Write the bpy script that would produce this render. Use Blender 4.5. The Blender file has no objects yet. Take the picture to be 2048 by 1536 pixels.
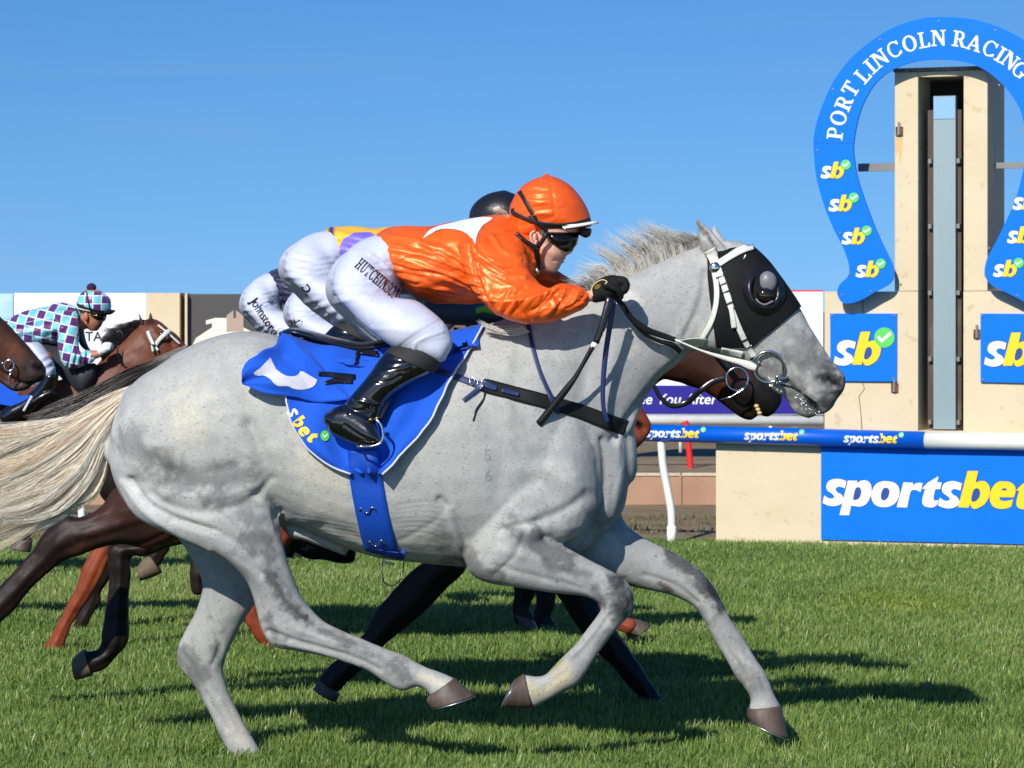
import bpy, bmesh, math, random
import numpy as np
from mathutils import Vector, Matrix
from mathutils.bvhtree import BVHTree
from mathutils.geometry import tessellate_polygon

# ---------------------------------------------------------------- camera, sky, sun, exposure
SC = bpy.context.scene
F = 6200.0; HZ = 620.0; CH = 1.45          # focal length in photo pixels, horizon row, camera height
cd = bpy.data.cameras.new('camera'); cam = bpy.data.objects.new('camera', cd); SC.collection.objects.link(cam)
cam.location = (0, 0, CH); cam.rotation_euler = (math.radians(90), 0, 0)
cd.sensor_width = 36; cd.lens = 36 * F / 2048; cd.shift_y = -(768 - HZ) / 2048
cd.clip_start = 0.1; cd.clip_end = 6000
cd.dof.use_dof = True; cd.dof.focus_distance = 9.9; cd.dof.aperture_fstop = 20
SC.camera = cam
SUN_DIR = Vector((0.58, 1.38, -1.0)).normalized()      # direction the light travels
sl = bpy.data.lights.new('sun', 'SUN'); sl.energy = 5.0; sl.angle = math.radians(0.5); sl.color = (1.0, 0.95, 0.88)
so = bpy.data.objects.new('sun', sl); SC.collection.objects.link(so); so.location = (-6, -8, 20)
so.rotation_euler = SUN_DIR.to_track_quat('-Z', 'Y').to_euler()
W = bpy.data.worlds.new('World'); SC.world = W; W.use_nodes = True
wn = W.node_tree; bg = wn.nodes['Background']
sky = wn.nodes.new('ShaderNodeTexSky'); sky.sky_type = 'NISHITA'; sky.sun_disc = False
sky.sun_elevation = math.asin(-SUN_DIR.z); sky.sun_rotation = math.atan2(-SUN_DIR.x, -SUN_DIR.y)
sky.air_density = 1.0; sky.dust_density = 0.3; sky.ozone_density = 3.0; sky.altitude = 100
stc = wn.nodes.new('ShaderNodeTexCoord'); smp = wn.nodes.new('ShaderNodeMapping'); smp.inputs['Scale'].default_value = (1, 1, 0.85); smp.inputs['Location'].default_value = (0, 0, .14)
wn.links.new(stc.outputs['Generated'], smp.inputs[0]); wn.links.new(smp.outputs[0], sky.inputs[0])
hs = wn.nodes.new('ShaderNodeHueSaturation'); hs.inputs['Saturation'].default_value = 1.38; hs.inputs['Value'].default_value = 1.62; hs.inputs['Hue'].default_value = .508
cmp_ = wn.nodes.new('ShaderNodeMapping'); cmp_.inputs['Scale'].default_value = (5, 5, 60); wn.links.new(stc.outputs['Generated'], cmp_.inputs[0])
cno = wn.nodes.new('ShaderNodeTexNoise'); cno.inputs['Scale'].default_value = 1.6; cno.inputs['Detail'].default_value = 6; wn.links.new(cmp_.outputs[0], cno.inputs['Vector'])
cmr = wn.nodes.new('ShaderNodeMapRange'); cmr.inputs['From Min'].default_value = .56; cmr.inputs['From Max'].default_value = .8; cmr.inputs['To Max'].default_value = .10; wn.links.new(cno.outputs['Fac'], cmr.inputs['Value'])
cmx = wn.nodes.new('ShaderNodeMix'); cmx.data_type = 'RGBA'; cmx.inputs['B'].default_value = (6.2, 6.0, 6.6, 1)
wn.links.new(sky.outputs[0], hs.inputs['Color']); wn.links.new(cmr.outputs[0], cmx.inputs['Factor']); wn.links.new(hs.outputs[0], cmx.inputs['A']); wn.links.new(cmx.outputs['Result'], bg.inputs[0]); bg.inputs[1].default_value = 0.073
SC.view_settings.view_transform = 'Standard'; SC.view_settings.look = 'None'
SC.view_settings.exposure = 0.0; SC.view_settings.gamma = 1.0
SC.render.engine = 'CYCLES'; SC.cycles.max_bounces = 6; SC.cycles.transparent_max_bounces = 6

# ---------------------------------------------------------------- coordinates
# CT = (a, b, c, e, f, g, D): px' = a px + b py + c ; py' = e px + f py + g ; depth' = D + (d - 10) * k
CT = [1, 0, 0, 0, 1, 0, 10.0]
def setct(a=1, b=0, c=0, e=0, f=1, g=0, D=10.0): CT[:] = [a, b, c, e, f, g, D]
def K(): return math.sqrt(abs(CT[0] * CT[4] - CT[1] * CT[3])) * CT[6] / 10.0
def P2(px, py): return CT[0] * px + CT[1] * py + CT[2], CT[3] * px + CT[4] * py + CT[5]
def S(px, py, d=10.0):
    x, y = P2(px, py); D = CT[6] + (d - 10) * K()
    return Vector(((x - 1024) / F * D, D, CH - (y - HZ) / F * D))
def S0(px, py, d): return Vector(((px - 1024) / F * d, d, CH - (py - HZ) / F * d))
def ground_z(y): return -0.0264 * (min(y, 24.5) - 10)
def lin(c): c = c / 255.0; return c / 12.92 if c <= 0.04045 else ((c + 0.055) / 1.055) ** 2.4
def rgb(r, g, b): return (lin(r), lin(g), lin(b), 1)

# ---------------------------------------------------------------- materials
MATS = {}
def mat(name, col=(.5, .5, .5, 1), rough=.6, attr=False, metal=0, noise=None, bump=None, spec=.5, sheen=0, coat=0, trans=0, emit=None, coords='Object'):
    if name in MATS: return MATS[name]
    m = bpy.data.materials.new(name); m.use_nodes = True; n = m.node_tree; b = n.nodes['Principled BSDF']
    b.inputs['Base Color'].default_value = col; b.inputs['Roughness'].default_value = rough; b.inputs['Metallic'].default_value = metal
    b.inputs['Specular IOR Level'].default_value = spec; b.inputs['Coat Weight'].default_value = coat
    b.inputs['Sheen Weight'].default_value = sheen; b.inputs['Coat Roughness'].default_value = .15
    src = None
    if attr:
        a = n.nodes.new('ShaderNodeVertexColor'); a.layer_name = 'Col'; src = a.outputs[0]
    tc = n.nodes.new('ShaderNodeTexCoord'); geo = n.nodes.new('ShaderNodeNewGeometry')
    co = geo.outputs['Position'] if coords == 'World' else tc.outputs['Object']
    def tex(scale, stretch=(1, 1, 1), rot=(0, 0, 0), detail=4):
        mp = n.nodes.new('ShaderNodeMapping'); mp.inputs['Scale'].default_value = stretch; mp.inputs['Rotation'].default_value = rot
        n.links.new(co, mp.inputs[0]); t = n.nodes.new('ShaderNodeTexNoise'); t.inputs['Scale'].default_value = scale; t.inputs['Detail'].default_value = detail
        n.links.new(mp.outputs[0], t.inputs['Vector']); return t
    for nz in (noise or []):     # (scale, lo, hi, colour_mult, stretch)
        sc, lo, hi, cm = nz[:4]; t = tex(sc, nz[4] if len(nz) > 4 else (1, 1, 1))
        r = n.nodes.new('ShaderNodeMapRange'); r.inputs['From Min'].default_value = lo; r.inputs['From Max'].default_value = hi
        n.links.new(t.outputs['Fac'], r.inputs['Value'])
        mx = n.nodes.new('ShaderNodeMix'); mx.data_type = 'RGBA'; mx.blend_type = 'MULTIPLY'
        n.links.new(r.outputs[0], mx.inputs['Factor'])
        if src is None: mx.inputs['A'].default_value = col
        else: n.links.new(src, mx.inputs['A'])
        mx.inputs['B'].default_value = (*cm, 1); src = mx.outputs['Result']
    if src is not None: n.links.new(src, b.inputs['Base Color'])
    last = None
    for bp in (bump or []):      # (scale, strength, distance, stretch, rot)
        t = tex(bp[0], bp[3] if len(bp) > 3 else (1, 1, 1), bp[4] if len(bp) > 4 else (0, 0, 0))
        if len(bp) > 5: t.noise_type = 'RIDGED_MULTIFRACTAL'; t.inputs['Detail'].default_value = bp[5]; t.inputs['Distortion'].default_value = .6
        bn = n.nodes.new('ShaderNodeBump'); bn.inputs['Strength'].default_value = bp[1]; bn.inputs['Distance'].default_value = bp[2]
        n.links.new(t.outputs['Fac'], bn.inputs['Height'])
        if last: n.links.new(last, bn.inputs['Normal'])
        last = bn.outputs[0]
    if last: n.links.new(last, b.inputs['Normal'])
    if trans:
        tr = n.nodes.new('ShaderNodeBsdfTranslucent'); ms = n.nodes.new('ShaderNodeMixShader'); ms.inputs[0].default_value = trans
        if src is not None: n.links.new(src, tr.inputs[0])
        else: tr.inputs[0].default_value = col
        out = n.nodes['Material Output']; n.links.new(b.outputs[0], ms.inputs[1]); n.links.new(tr.outputs[0], ms.inputs[2]); n.links.new(ms.outputs[0], out.inputs[0])
    MATS[name] = m; return m

# ---------------------------------------------------------------- mesh helpers
def link(name, me, parent=None, m=None, smooth=True):
    o = bpy.data.objects.new(name, me); SC.collection.objects.link(o)
    if m is not None:
        me.materials.clear(); me.materials.append(m)
    if smooth and len(me.polygons): me.polygons.foreach_set('use_smooth', np.ones(len(me.polygons), dtype=bool))
    if parent is not None: o.parent = parent
    return o
def meshof(verts, faces):
    me = bpy.data.meshes.new('m'); me.from_pydata([tuple(v) for v in verts], [], faces); me.update(); return me
def tag(o, label=None, cat=None, group=None, kind=None):
    if label: o['label'] = label
    if cat: o['category'] = cat
    if group: o['group'] = group
    if kind: o['kind'] = kind
    return o
def thing(name, label, cat, group=None):
    o = bpy.data.objects.new(name, None); o.empty_display_size = .1; SC.collection.objects.link(o); return tag(o, label, cat, group)
def cr(a, b, c, d, t): return .5 * ((2 * b) + (c - a) * t + (2 * a - 5 * b + 4 * c - d) * t * t + (3 * b - a - 3 * c + d) * t * t * t)
def spline(pts, sub=4, closed=False):
    pts = [tuple(map(float, p)) for p in pts]; n = len(pts); out = []
    rng = range(n) if closed else range(n - 1)
    for i in rng:
        a = pts[(i - 1) % n] if closed or i > 0 else pts[0]; b = pts[i]; c = pts[(i + 1) % n]
        d = pts[(i + 2) % n] if closed or i + 2 < n else pts[-1]
        for k in range(sub): t = k / sub; out.append(tuple(cr(a[j], b[j], c[j], d[j], t) for j in range(len(b))))
    if not closed: out.append(pts[-1])
    return out
def loft(secs, dc=None, sub=4, seg=24, pw=2.0, round_ends=True):
    """secs: (x1,y1,x2,y2,w[,depth]) silhouette pairs in photo pixels, half thickness in metres -> closed tube"""
    full = [(*s[:5], s[5] if len(s) > 5 else (dc or 10.0)) for s in secs]
    if sub > 1: full = spline(full, sub)
    verts = []; faces = []; k = K(); rings = []
    for s in full:
        a = S(s[0], s[1], s[5]); b = S(s[2], s[3], s[5]); c = (a + b) / 2; r = (a - b) / 2; w = max(s[4], .0008) * k
        rings.append((c, r, w))
    def ring(c, r, w):
        i0 = len(verts)
        for j in range(seg):
            t = 2 * math.pi * j / seg; cs, sn = math.cos(t), math.sin(t)
            e = 2.0 / pw; cc = math.copysign(abs(cs) ** e, cs); ss = math.copysign(abs(sn) ** e, sn)
            verts.append(c + r * cc + Vector((0, w * ss, 0)))
        return i0
    seqs = []
    if round_ends and len(rings) > 1:
        (c0, r0, w0), (c1, r1, w1) = rings[0], rings[1]; dirv = (c0 - c1).normalized(); m = min(r0.length, w0)
        seqs += [(c0 + dirv * m * .45, r0 * .5, w0 * .5), (c0 + dirv * m * .28, r0 * .8, w0 * .8)]
    seqs += rings
    if round_ends and len(rings) > 1:
        (c0, r0, w0), (c1, r1, w1) = rings[-1], rings[-2]; dirv = (c0 - c1).normalized(); m = min(r0.length, w0)
        seqs += [(c0 + dirv * m * .28, r0 * .8, w0 * .8), (c0 + dirv * m * .45, r0 * .5, w0 * .5)]
    idx = [ring(*q) for q in seqs]
    for a, b in zip(idx, idx[1:]):
        for j in range(seg): faces.append((a + j, a + (j + 1) % seg, b + (j + 1) % seg, b + j))
    i = len(verts); verts.append(seqs[0][0]); faces += [(i, idx[0] + (j + 1) % seg, idx[0] + j) for j in range(seg)]
    i = len(verts); verts.append(seqs[-1][0]); faces += [(i, idx[-1] + j, idx[-1] + (j + 1) % seg) for j in range(seg)]
    return verts, faces
def ball(px, py, d, rx, ry, rd, rot=0, seg=16):
    """ellipsoid: rx, ry in photo pixels, rd in metres"""
    verts = []; faces = []; k = K(); c = S(px, py, d); u = (CT[6] + (d - 10) * k) / F * math.sqrt(abs(CT[0] * CT[4] - CT[1] * CT[3]))
    R = math.radians(rot); n = seg // 2
    verts.append(c + Vector((0, -rd * k, 0)))
    for i in range(1, n):
        ph = math.pi * i / n
        for j in range(seg):
            t = 2 * math.pi * j / seg; x = rx * u * math.sin(ph) * math.cos(t); z = ry * u * math.sin(ph) * math.sin(t)
            verts.append(c + Vector((x * math.cos(R) - z * math.sin(R), -rd * k * math.cos(ph), x * math.sin(R) + z * math.cos(R))))
    verts.append(c + Vector((0, rd * k, 0))); e = len(verts) - 1
    for j in range(seg):
        faces.append((0, 1 + j, 1 + (j + 1) % seg)); faces.append((e, e - seg + (j + 1) % seg, e - seg + j))
        for i in range(n - 2):
            a = 1 + i * seg; faces.append((a + j, a + seg + j, a + seg + (j + 1) % seg, a + (j + 1) % seg))
    return verts, faces
def merge(parts):
    V = []; Fc = []
    for v, f in parts:
        o = len(V); V += list(v); Fc += [tuple(i + o for i in q) for q in f]
    return V, Fc
def remesh(parts, voxel, smooth=4, fac=.5):
    V, Fc = merge(parts); me = meshof(V, Fc)
    bm = bmesh.new(); bm.from_mesh(me); bmesh.ops.recalc_face_normals(bm, faces=bm.faces); bm.to_mesh(me); bm.free()
    o = bpy.data.objects.new('t', me); SC.collection.objects.link(o)
    r = o.modifiers.new('r', 'REMESH'); r.mode = 'VOXEL'; r.voxel_size = voxel; r.adaptivity = 0
    s = o.modifiers.new('s', 'SMOOTH'); s.factor = fac; s.iterations = smooth
    dg = bpy.context.evaluated_depsgraph_get(); dg.update()
    out = bpy.data.meshes.new_from_object(o.evaluated_get(dg)); bpy.data.objects.remove(o); bpy.data.meshes.remove(me)
    return out
def arr(me):
    a = np.empty(len(me.vertices) * 3); me.vertices.foreach_get('co', a); return a.reshape(-1, 3)
def nrm(me):
    a = np.empty(len(me.vertices) * 3, dtype=np.float32); me.vertex_normals.foreach_get('vector', a); return a.reshape(-1, 3).astype(float)
def proj(A): return 1024 + A[:, 0] / A[:, 1] * F, HZ + (CH - A[:, 2]) / A[:, 1] * F
def sdist(X, Y, pts):
    best = np.full(len(X), 1e9); 
    if len(pts) == 1: return np.hypot(X - pts[0][0], Y - pts[0][1])
    for (x0, y0), (x1, y1) in zip(pts, pts[1:]):
        dx, dy = x1 - x0, y1 - y0; L = dx * dx + dy * dy + 1e-9
        t = np.clip(((X - x0) * dx + (Y - y0) * dy) / L, 0, 1)
        best = np.minimum(best, np.hypot(X - x0 - t * dx, Y - y0 - t * dy))
    return best
def sculpt(me, strokes, side=-1):
    """strokes: (points, radius_px, metres[, side]) ; displaced along normals, near side (side -1), far (+1), both (0)"""
    A = arr(me); N = nrm(me); X, Y = proj(A); k = K(); kp = math.sqrt(abs(CT[0] * CT[4] - CT[1] * CT[3])); D = np.zeros(len(A))
    mn = A[:, 1]; 
    for st in strokes:
        pts = [P2(*p) for p in (spline(st[0], 3) if len(st[0]) > 2 else st[0])]; r = st[1] * kp
        x0 = min(p[0] for p in pts) - 3 * r; x1 = max(p[0] for p in pts) + 3 * r; y0 = min(p[1] for p in pts) - 3 * r; y1 = max(p[1] for p in pts) + 3 * r
        sd = st[3] if len(st) > 3 else side
        msk = (X > x0) & (X < x1) & (Y > y0) & (Y < y1)
        if sd: msk &= (N[:, 1] * sd > -.15)
        if len(st) > 4: msk &= (A[:, 1] * 1.0 < st[4])
        if not msk.any(): continue
        d = sdist(X[msk], Y[msk], pts); f = np.exp(-(d / r) ** 2 * 1.2) * st[2] * k
        if sd: f *= np.clip(N[msk, 1] * sd * 1.5 + .25, 0, 1)
        D[msk] += f
    A += N * D[:, None]; me.vertices.foreach_set('co', A.ravel()); me.update()
def vnoise(A, scale, seed=0):
    """cheap smooth 3D value noise in -1..1"""
    rs = np.random.RandomState(seed); T = rs.rand(32, 32, 32) * 2 - 1
    q = A * scale + 1000.0; i = np.floor(q).astype(int); f = q - i; f = f * f * (3 - 2 * f); r = 0
    for dx in (0, 1):
        for dy in (0, 1):
            for dz in (0, 1):
                w = (f[:, 0] if dx else 1 - f[:, 0]) * (f[:, 1] if dy else 1 - f[:, 1]) * (f[:, 2] if dz else 1 - f[:, 2])
                r = r + w * T[(i[:, 0] + dx) % 32, (i[:, 1] + dy) % 32, (i[:, 2] + dz) % 32]
    return r
def displace(me, terms, seed=0):
    A = arr(me); N = nrm(me); D = 0
    for sc, amp in terms: D = D + vnoise(A, np.array(sc) if not np.isscalar(sc) else sc, seed) * amp; seed += 1
    A += N * D[:, None]; me.vertices.foreach_set('co', A.ravel()); me.update()
def setcol(me, C):
    a = me.color_attributes.get('Col') or me.color_attributes.new('Col', 'FLOAT_COLOR', 'POINT')
    full = np.ones((len(me.vertices), 4), dtype=np.float32); full[:, :3] = C; a.data.foreach_set('color', full.ravel())
def paint(me, base, strokes, noise=0):
    """strokes: (points, radius_px, colour, alpha)"""
    A = arr(me); X, Y = proj(A); kp = math.sqrt(abs(CT[0] * CT[4] - CT[1] * CT[3])); C = np.tile(np.array(base[:3], dtype=float), (len(A), 1))
    n1 = vnoise(A, 26, 5) * .5 + vnoise(A, 60, 6) * .35 + vnoise(A, 130, 7) * .25
    for st in strokes:
        pts = [P2(*p) for p in st[0]]; d = sdist(X, Y, pts) / (st[1] * kp)
        a = np.clip(1.25 - d + n1 * noise, 0, 1); a = a * a * (3 - 2 * a) * st[3]
        C = C * (1 - a[:, None]) + np.array(st[2][:3]) * a[:, None]
    setcol(me, C); return C
def tube(pts, r, seg=8, closed=False):
    """world-space points -> round tube"""
    pts = [Vector(p) for p in pts]; n = len(pts); verts = []; faces = []
    for i, p in enumerate(pts):
        t = (pts[(i + 1) % n] - pts[i - 1]) if closed else (pts[min(i + 1, n - 1)] - pts[max(i - 1, 0)])
        t.normalize(); up = Vector((0, 1, 0)) if abs(t.y) < .9 else Vector((1, 0, 0))
        u = t.cross(up).normalized(); v = t.cross(u); rr = r[i] if hasattr(r, '__len__') else r
        verts += [p + (u * math.cos(2 * math.pi * j / seg) + v * math.sin(2 * math.pi * j / seg)) * rr for j in range(seg)]
    m = n if closed else n - 1
    for i in range(m):
        a = i * seg; b = ((i + 1) % n) * seg
        faces += [(a + j, a + (j + 1) % seg, b + (j + 1) % seg, b + j) for j in range(seg)]
    if not closed: faces += [tuple(range(seg)), tuple(range((n - 1) * seg, n * seg))]
    return verts, faces
def ptube(pts, r, sub=5, seg=8, closed=False): return tube([S(*p) for p in spline(pts, sub, closed)], r, seg, closed)
def strap(pts, wpx, th=.0015, sub=5):
    """free ribbon: pts (px,py,depth[,width px]) facing the camera side, thickness th"""
    q = spline([(p[0], p[1], p[2], p[3] if len(p) > 3 else wpx) for p in pts], sub); secs = []
    for i, p in enumerate(q):
        a = q[max(i - 1, 0)]; b = q[min(i + 1, len(q) - 1)]; dx, dy = b[0] - a[0], b[1] - a[1]; L = math.hypot(dx, dy) or 1
        nx, ny = -dy / L * p[3] / 2, dx / L * p[3] / 2
        secs.append((p[0] + nx, p[1] + ny, p[0] - nx, p[1] - ny, th, p[2]))
    return loft(secs, sub=1, seg=8, pw=5, round_ends=False)
def bvh(*objs):
    V = []; Fc = []
    for o in objs:
        me = o.data if hasattr(o, 'data') else o; off = len(V)
        V += [v.co.copy() for v in me.vertices]; Fc += [tuple(i + off for i in p.vertices) for p in me.polygons]
    return BVHTree.FromPolygons(V, Fc)
def hit(B, px, py, off=0, dflt=10.0):
    x, y = P2(px, py); o = Vector((0, 0, CH)); d = (S0(x, y, 10) - o).normalized(); h, n, i, q = B.ray_cast(o, d)
    if h is None:
        p = S(px, py, dflt); h, n, i, q = B.find_nearest(p)
        if h is None: return p, Vector((0, -1, 0)), False
        return h + n * off, n, False
    if n.y > 0: n = -n
    return h + n * off, n, True
def solid(rows, th, nr):
    """rows of points (grid) + normals -> closed sheet of thickness th"""
    m = len(rows); n = len(rows[0]); V = [p for r in rows for p in r] + [p - q * th for r, s in zip(rows, nr) for p, q in zip(r, s)]; o = m * n; Fc = []
    for i in range(m - 1):
        for j in range(n - 1):
            a = i * n + j; Fc.append((a, a + 1, a + n + 1, a + n)); Fc.append((o + a, o + a + n, o + a + n + 1, o + a + 1))
    for i in range(m - 1):
        a = i * n; b = a + n; Fc.append((a, b, o + b, o + a)); a += n - 1; b += n - 1; Fc.append((a, o + a, o + b, b))
    for j in range(n - 1):
        a = j; Fc.append((a, o + a, o + a + 1, a + 1)); a = (m - 1) * n + j; Fc.append((a, a + 1, o + a + 1, o + a))
    return V, Fc
def drape(B, pts, wpx, off=.006, th=.003, cols=4, sub=6, dflt=9.8):
    """strap laid on surface B; pts (px,py[,width])"""
    q = spline([(p[0], p[1], p[2] if len(p) > 2 else wpx) for p in pts], sub); rows = []; nr = []
    for i, p in enumerate(q):
        a = q[max(i - 1, 0)]; b = q[min(i + 1, len(q) - 1)]; dx, dy = b[0] - a[0], b[1] - a[1]; L = math.hypot(dx, dy) or 1
        r = []; s = []
        for c in range(cols + 1):
            t = (c / cols - .5) * p[2]; h, n, ok = hit(B, p[0] - dy / L * t, p[1] + dx / L * t, off, dflt); r.append(h); s.append(n)
        rows.append(r); nr.append(s)
    for _ in range(2):
        rows = [rows[0]] + [[(rows[i - 1][j] + rows[i][j] * 2 + rows[i + 1][j]) / 4 for j in range(cols + 1)] for i in range(1, len(rows) - 1)] + [rows[-1]]
    return solid(rows, th, nr)
def ruled(B, left, right, n=16, m=14, off=.006, th=.004, fold=None, dflt=9.75):
    """sheet between two polylines laid on surface B"""
    def rs(pl, n):
        q = spline(pl, 8); L = [0]
        for a, b in zip(q, q[1:]): L.append(L[-1] + math.dist(a, b))
        out = []
        for i in range(n):
            t = L[-1] * i / (n - 1); k = 0
            while k < len(L) - 2 and L[k + 1] < t: k += 1
            f = (t - L[k]) / max(L[k + 1] - L[k], 1e-9); out.append(tuple(q[k][j] * (1 - f) + q[k + 1][j] * f for j in range(2)))
        return out
    A = rs(left, n); C = rs(right, n); rows = []; nr = []
    for i in range(n):
        r = []; s = []
        for j in range(m):
            t = j / (m - 1); px = A[i][0] * (1 - t) + C[i][0] * t; py = A[i][1] * (1 - t) + C[i][1] * t
            f = fold(i / (n - 1), t) if fold else 0
            h, nn, ok = hit(B, px, py, off + f, dflt); r.append(h); s.append(nn)
        rows.append(r); nr.append(s)
    return solid(rows, th, nr)
def poly(loops, place, z=0):
    """flat polygon with holes; place((x,y)) -> world point"""
    flat = [p for l in loops for p in l]
    tri = tessellate_polygon([[Vector((p[0], p[1], 0)) for p in l] for l in loops])
    return [place(p) for p in flat], [tuple(t) for t in tri]
def area2(l): return sum(a[0] * b[1] - b[0] * a[1] for a, b in zip(l, l[1:] + l[:1]))
def slab(loops, front, back):
    """polygon with holes given real thickness: front(p), back(p) -> world points"""
    V1, T = poly(loops, front); V2 = [back(p) for l in loops for p in l]; n = len(V1); Fc = list(T) + [tuple(n + i for i in reversed(t)) for t in T]; o = 0
    for l in loops:
        m = len(l); Fc += [(o + i, o + (i + 1) % m, n + o + (i + 1) % m, n + o + i) for i in range(m)]; o += m
    return V1 + V2, Fc
def fixn(me):
    bm = bmesh.new(); bm.from_mesh(me); bmesh.ops.recalc_face_normals(bm, faces=bm.faces); bm.to_mesh(me); bm.free(); return me
def add(name, vf, m, parent=None, smooth=True, fix=True):
    me = meshof(*vf)
    if fix: fixn(me)
    return link(name, me, parent, m, smooth)
def box(x0, x1, y0, y1, z0, z1, rot=0, org=(0, 0)):
    v = []
    for x in (x0, x1):
        for y in (y0, y1):
            for z in (z0, z1):
                v.append(Vector((org[0] + x * math.cos(rot) - y * math.sin(rot), org[1] + x * math.sin(rot) + y * math.cos(rot), z)))
    return v, [(0, 1, 3, 2), (4, 6, 7, 5), (0, 4, 5, 1), (2, 3, 7, 6), (0, 2, 6, 4), (1, 5, 7, 3)]
def bevel(o, w=.004, seg=2):
    bm = bmesh.new(); bm.from_mesh(o.data); bmesh.ops.bevel(bm, geom=[e for e in bm.edges if len(e.link_faces) == 2 and e.calc_face_angle(0) > .5], offset=w, segments=seg, affect='EDGES', profile=.5, clamp_overlap=True)
    bm.to_mesh(o.data); bm.free(); return o
def textshape(body, shear=0, offset=0, space=1.0):
    """default Blender font -> list of (verts2d, faces) in em units"""
    c = bpy.data.curves.new('t', 'FONT'); c.body = body; c.shear = shear; c.offset = offset; c.space_character = space; c.resolution_u = 4
    o = bpy.data.objects.new('t', c); SC.collection.objects.link(o); dg = bpy.context.evaluated_depsgraph_get(); dg.update()
    me = bpy.data.meshes.new_from_object(o.evaluated_get(dg)); v = [(p.co.x, p.co.y) for p in me.vertices]; f = [tuple(p.vertices) for p in me.polygons]
    bpy.data.objects.remove(o); bpy.data.curves.remove(c); bpy.data.meshes.remove(me); return v, f
def hair(name, guides, n, m, parent, r=.0009, seed=1, jit=6, dsp=.03, cols=None, segs=14, tmin=.75, wave=5, clump=24, sg=3):
    """guides: list of polylines (px,py,depth) with equal counts; strands interpolated between neighbours"""
    rs = random.Random(seed); V = []; Fc = []; C = []; k = K(); G = [spline(g, 6) for g in guides]; L = len(G[0])
    cl = [(rs.uniform(0, len(G) - 1), rs.uniform(-1, 1), rs.uniform(0, 6.28), rs.uniform(.6, 1.5), rs.random()) for _ in range(clump)]
    pts = []
    for s in range(n):
        u = rs.uniform(0, len(G) - 1.0001); c = min(cl, key=lambda q: abs(q[0] - u) + rs.random() * .35); uu = u
        end = rs.uniform(tmin, 1); dj = rs.gauss(0, 1) * dsp * .35 + c[1] * dsp; jx = rs.gauss(0, jit * .6); jy = rs.gauss(0, jit * .6); ph = c[2] + rs.uniform(-.4, .4); am = wave * c[3] * rs.uniform(.6, 1.3)
        col = rs.choice(cols) if rs.random() < .45 else cols[int(c[4] * len(cols)) % len(cols)]; br = rs.uniform(.8, 1.15)
        ctr = []
        for i in range(segs + 1):
            t = i / segs * end; x = t * (L - 1); a = min(int(x), L - 2); f = x - a
            ut = u + (c[0] - u) * min(1, t * 1.3) * .55; g = min(int(ut), len(G) - 2); h = ut - g
            def gp(q): return [G[q][a][j] * (1 - f) + G[q][a + 1][j] * f for j in range(3)]
            A, B = gp(g), gp(g + 1); p = [A[j] * (1 - h) + B[j] * h for j in range(3)]
            e = t * t; wv = am * math.sin(t * 7 * c[3] + ph) * t
            ctr.append(S(p[0] + jx * t + wv * .5, p[1] + jy * t + wv, p[2] + dj * min(1, .25 + t)))
        base = len(V)
        for i, p in enumerate(ctr):
            tt = ctr[min(i + 1, segs)] - ctr[max(i - 1, 0)]; tt.normalize(); a = tt.cross(Vector((0, 1, 0))); a = a.normalized() if a.length > 1e-6 else Vector((1, 0, 0)); b = tt.cross(a)
            rr = r * k * (1.0 if i < segs * .6 else max(.15, 1 - (i - segs * .6) / (segs * .45)))
            for j in range(sg): V.append(p + (a * math.cos(2.094 * j) + b * math.sin(2.094 * j)) * rr); C.append([q * br for q in col[:3]])
        for i in range(segs):
            for j in range(sg): a = base + i * sg + j; b = base + i * sg + (j + 1) % sg; Fc.append((a, b, b + sg, a + sg))
    me = meshof(V, Fc); setcol(me, np.array(C)); return link(name, me, parent, m)
# ---------------------------------------------------------------- ground and grass
def gz(x, y): return ground_z(y)
ys = [5, 8, 10, 14, 18, 22, 24.5, 25, 27, 30, 40, 60, 120, 400, 2500]; xs = [-900, -120, -30, -10, -5, 0, 5, 10, 30, 120, 900]
V = [Vector((x, y, gz(x, y))) for y in ys for x in xs]; n = len(xs)
Fc = [(j * n + i, j * n + i + 1, (j + 1) * n + i + 1, (j + 1) * n + i) for j in range(len(ys) - 1) for i in range(n - 1)]
gm = bpy.data.materials.new('ground'); gm.use_nodes = True; t = gm.node_tree; b = t.nodes['Principled BSDF']; b.inputs['Roughness'].default_value = .95; b.inputs['Specular IOR Level'].default_value = .1
geo = t.nodes.new('ShaderNodeNewGeometry'); sep = t.nodes.new('ShaderNodeSeparateXYZ'); t.links.new(geo.outputs['Position'], sep.inputs[0])
def nz(scale, det=5):
    q = t.nodes.new('ShaderNodeTexNoise'); q.inputs['Scale'].default_value = scale; q.inputs['Detail'].default_value = det; t.links.new(geo.outputs['Position'], q.inputs['Vector']); return q
def ramp(src, stops):
    r = t.nodes.new('ShaderNodeValToRGB'); e = r.color_ramp.elements
    while len(e) > 1: e.remove(e[-1])
    e[0].position, e[0].color = stops[0]
    for p, c in stops[1:]: k = e.new(p); k.color = c
    t.links.new(src, r.inputs[0]); return r.outputs[0]
soil = ramp(nz(14).outputs['Fac'], [(.3, (.018, .035, .008, 1)), (.7, (.03, .055, .012, 1))])
dirt = ramp(nz(3.2, 10).outputs['Fac'], [(.3, (.17, .12, .075, 1)), (.5, (.25, .185, .12, 1)), (.62, (.22, .19, .10, 1)), (.75, (.33, .26, .18, 1))])
mr = t.nodes.new('ShaderNodeMapRange'); mr.inputs['From Min'].default_value = 24.4; mr.inputs['From Max'].default_value = 24.9
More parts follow.
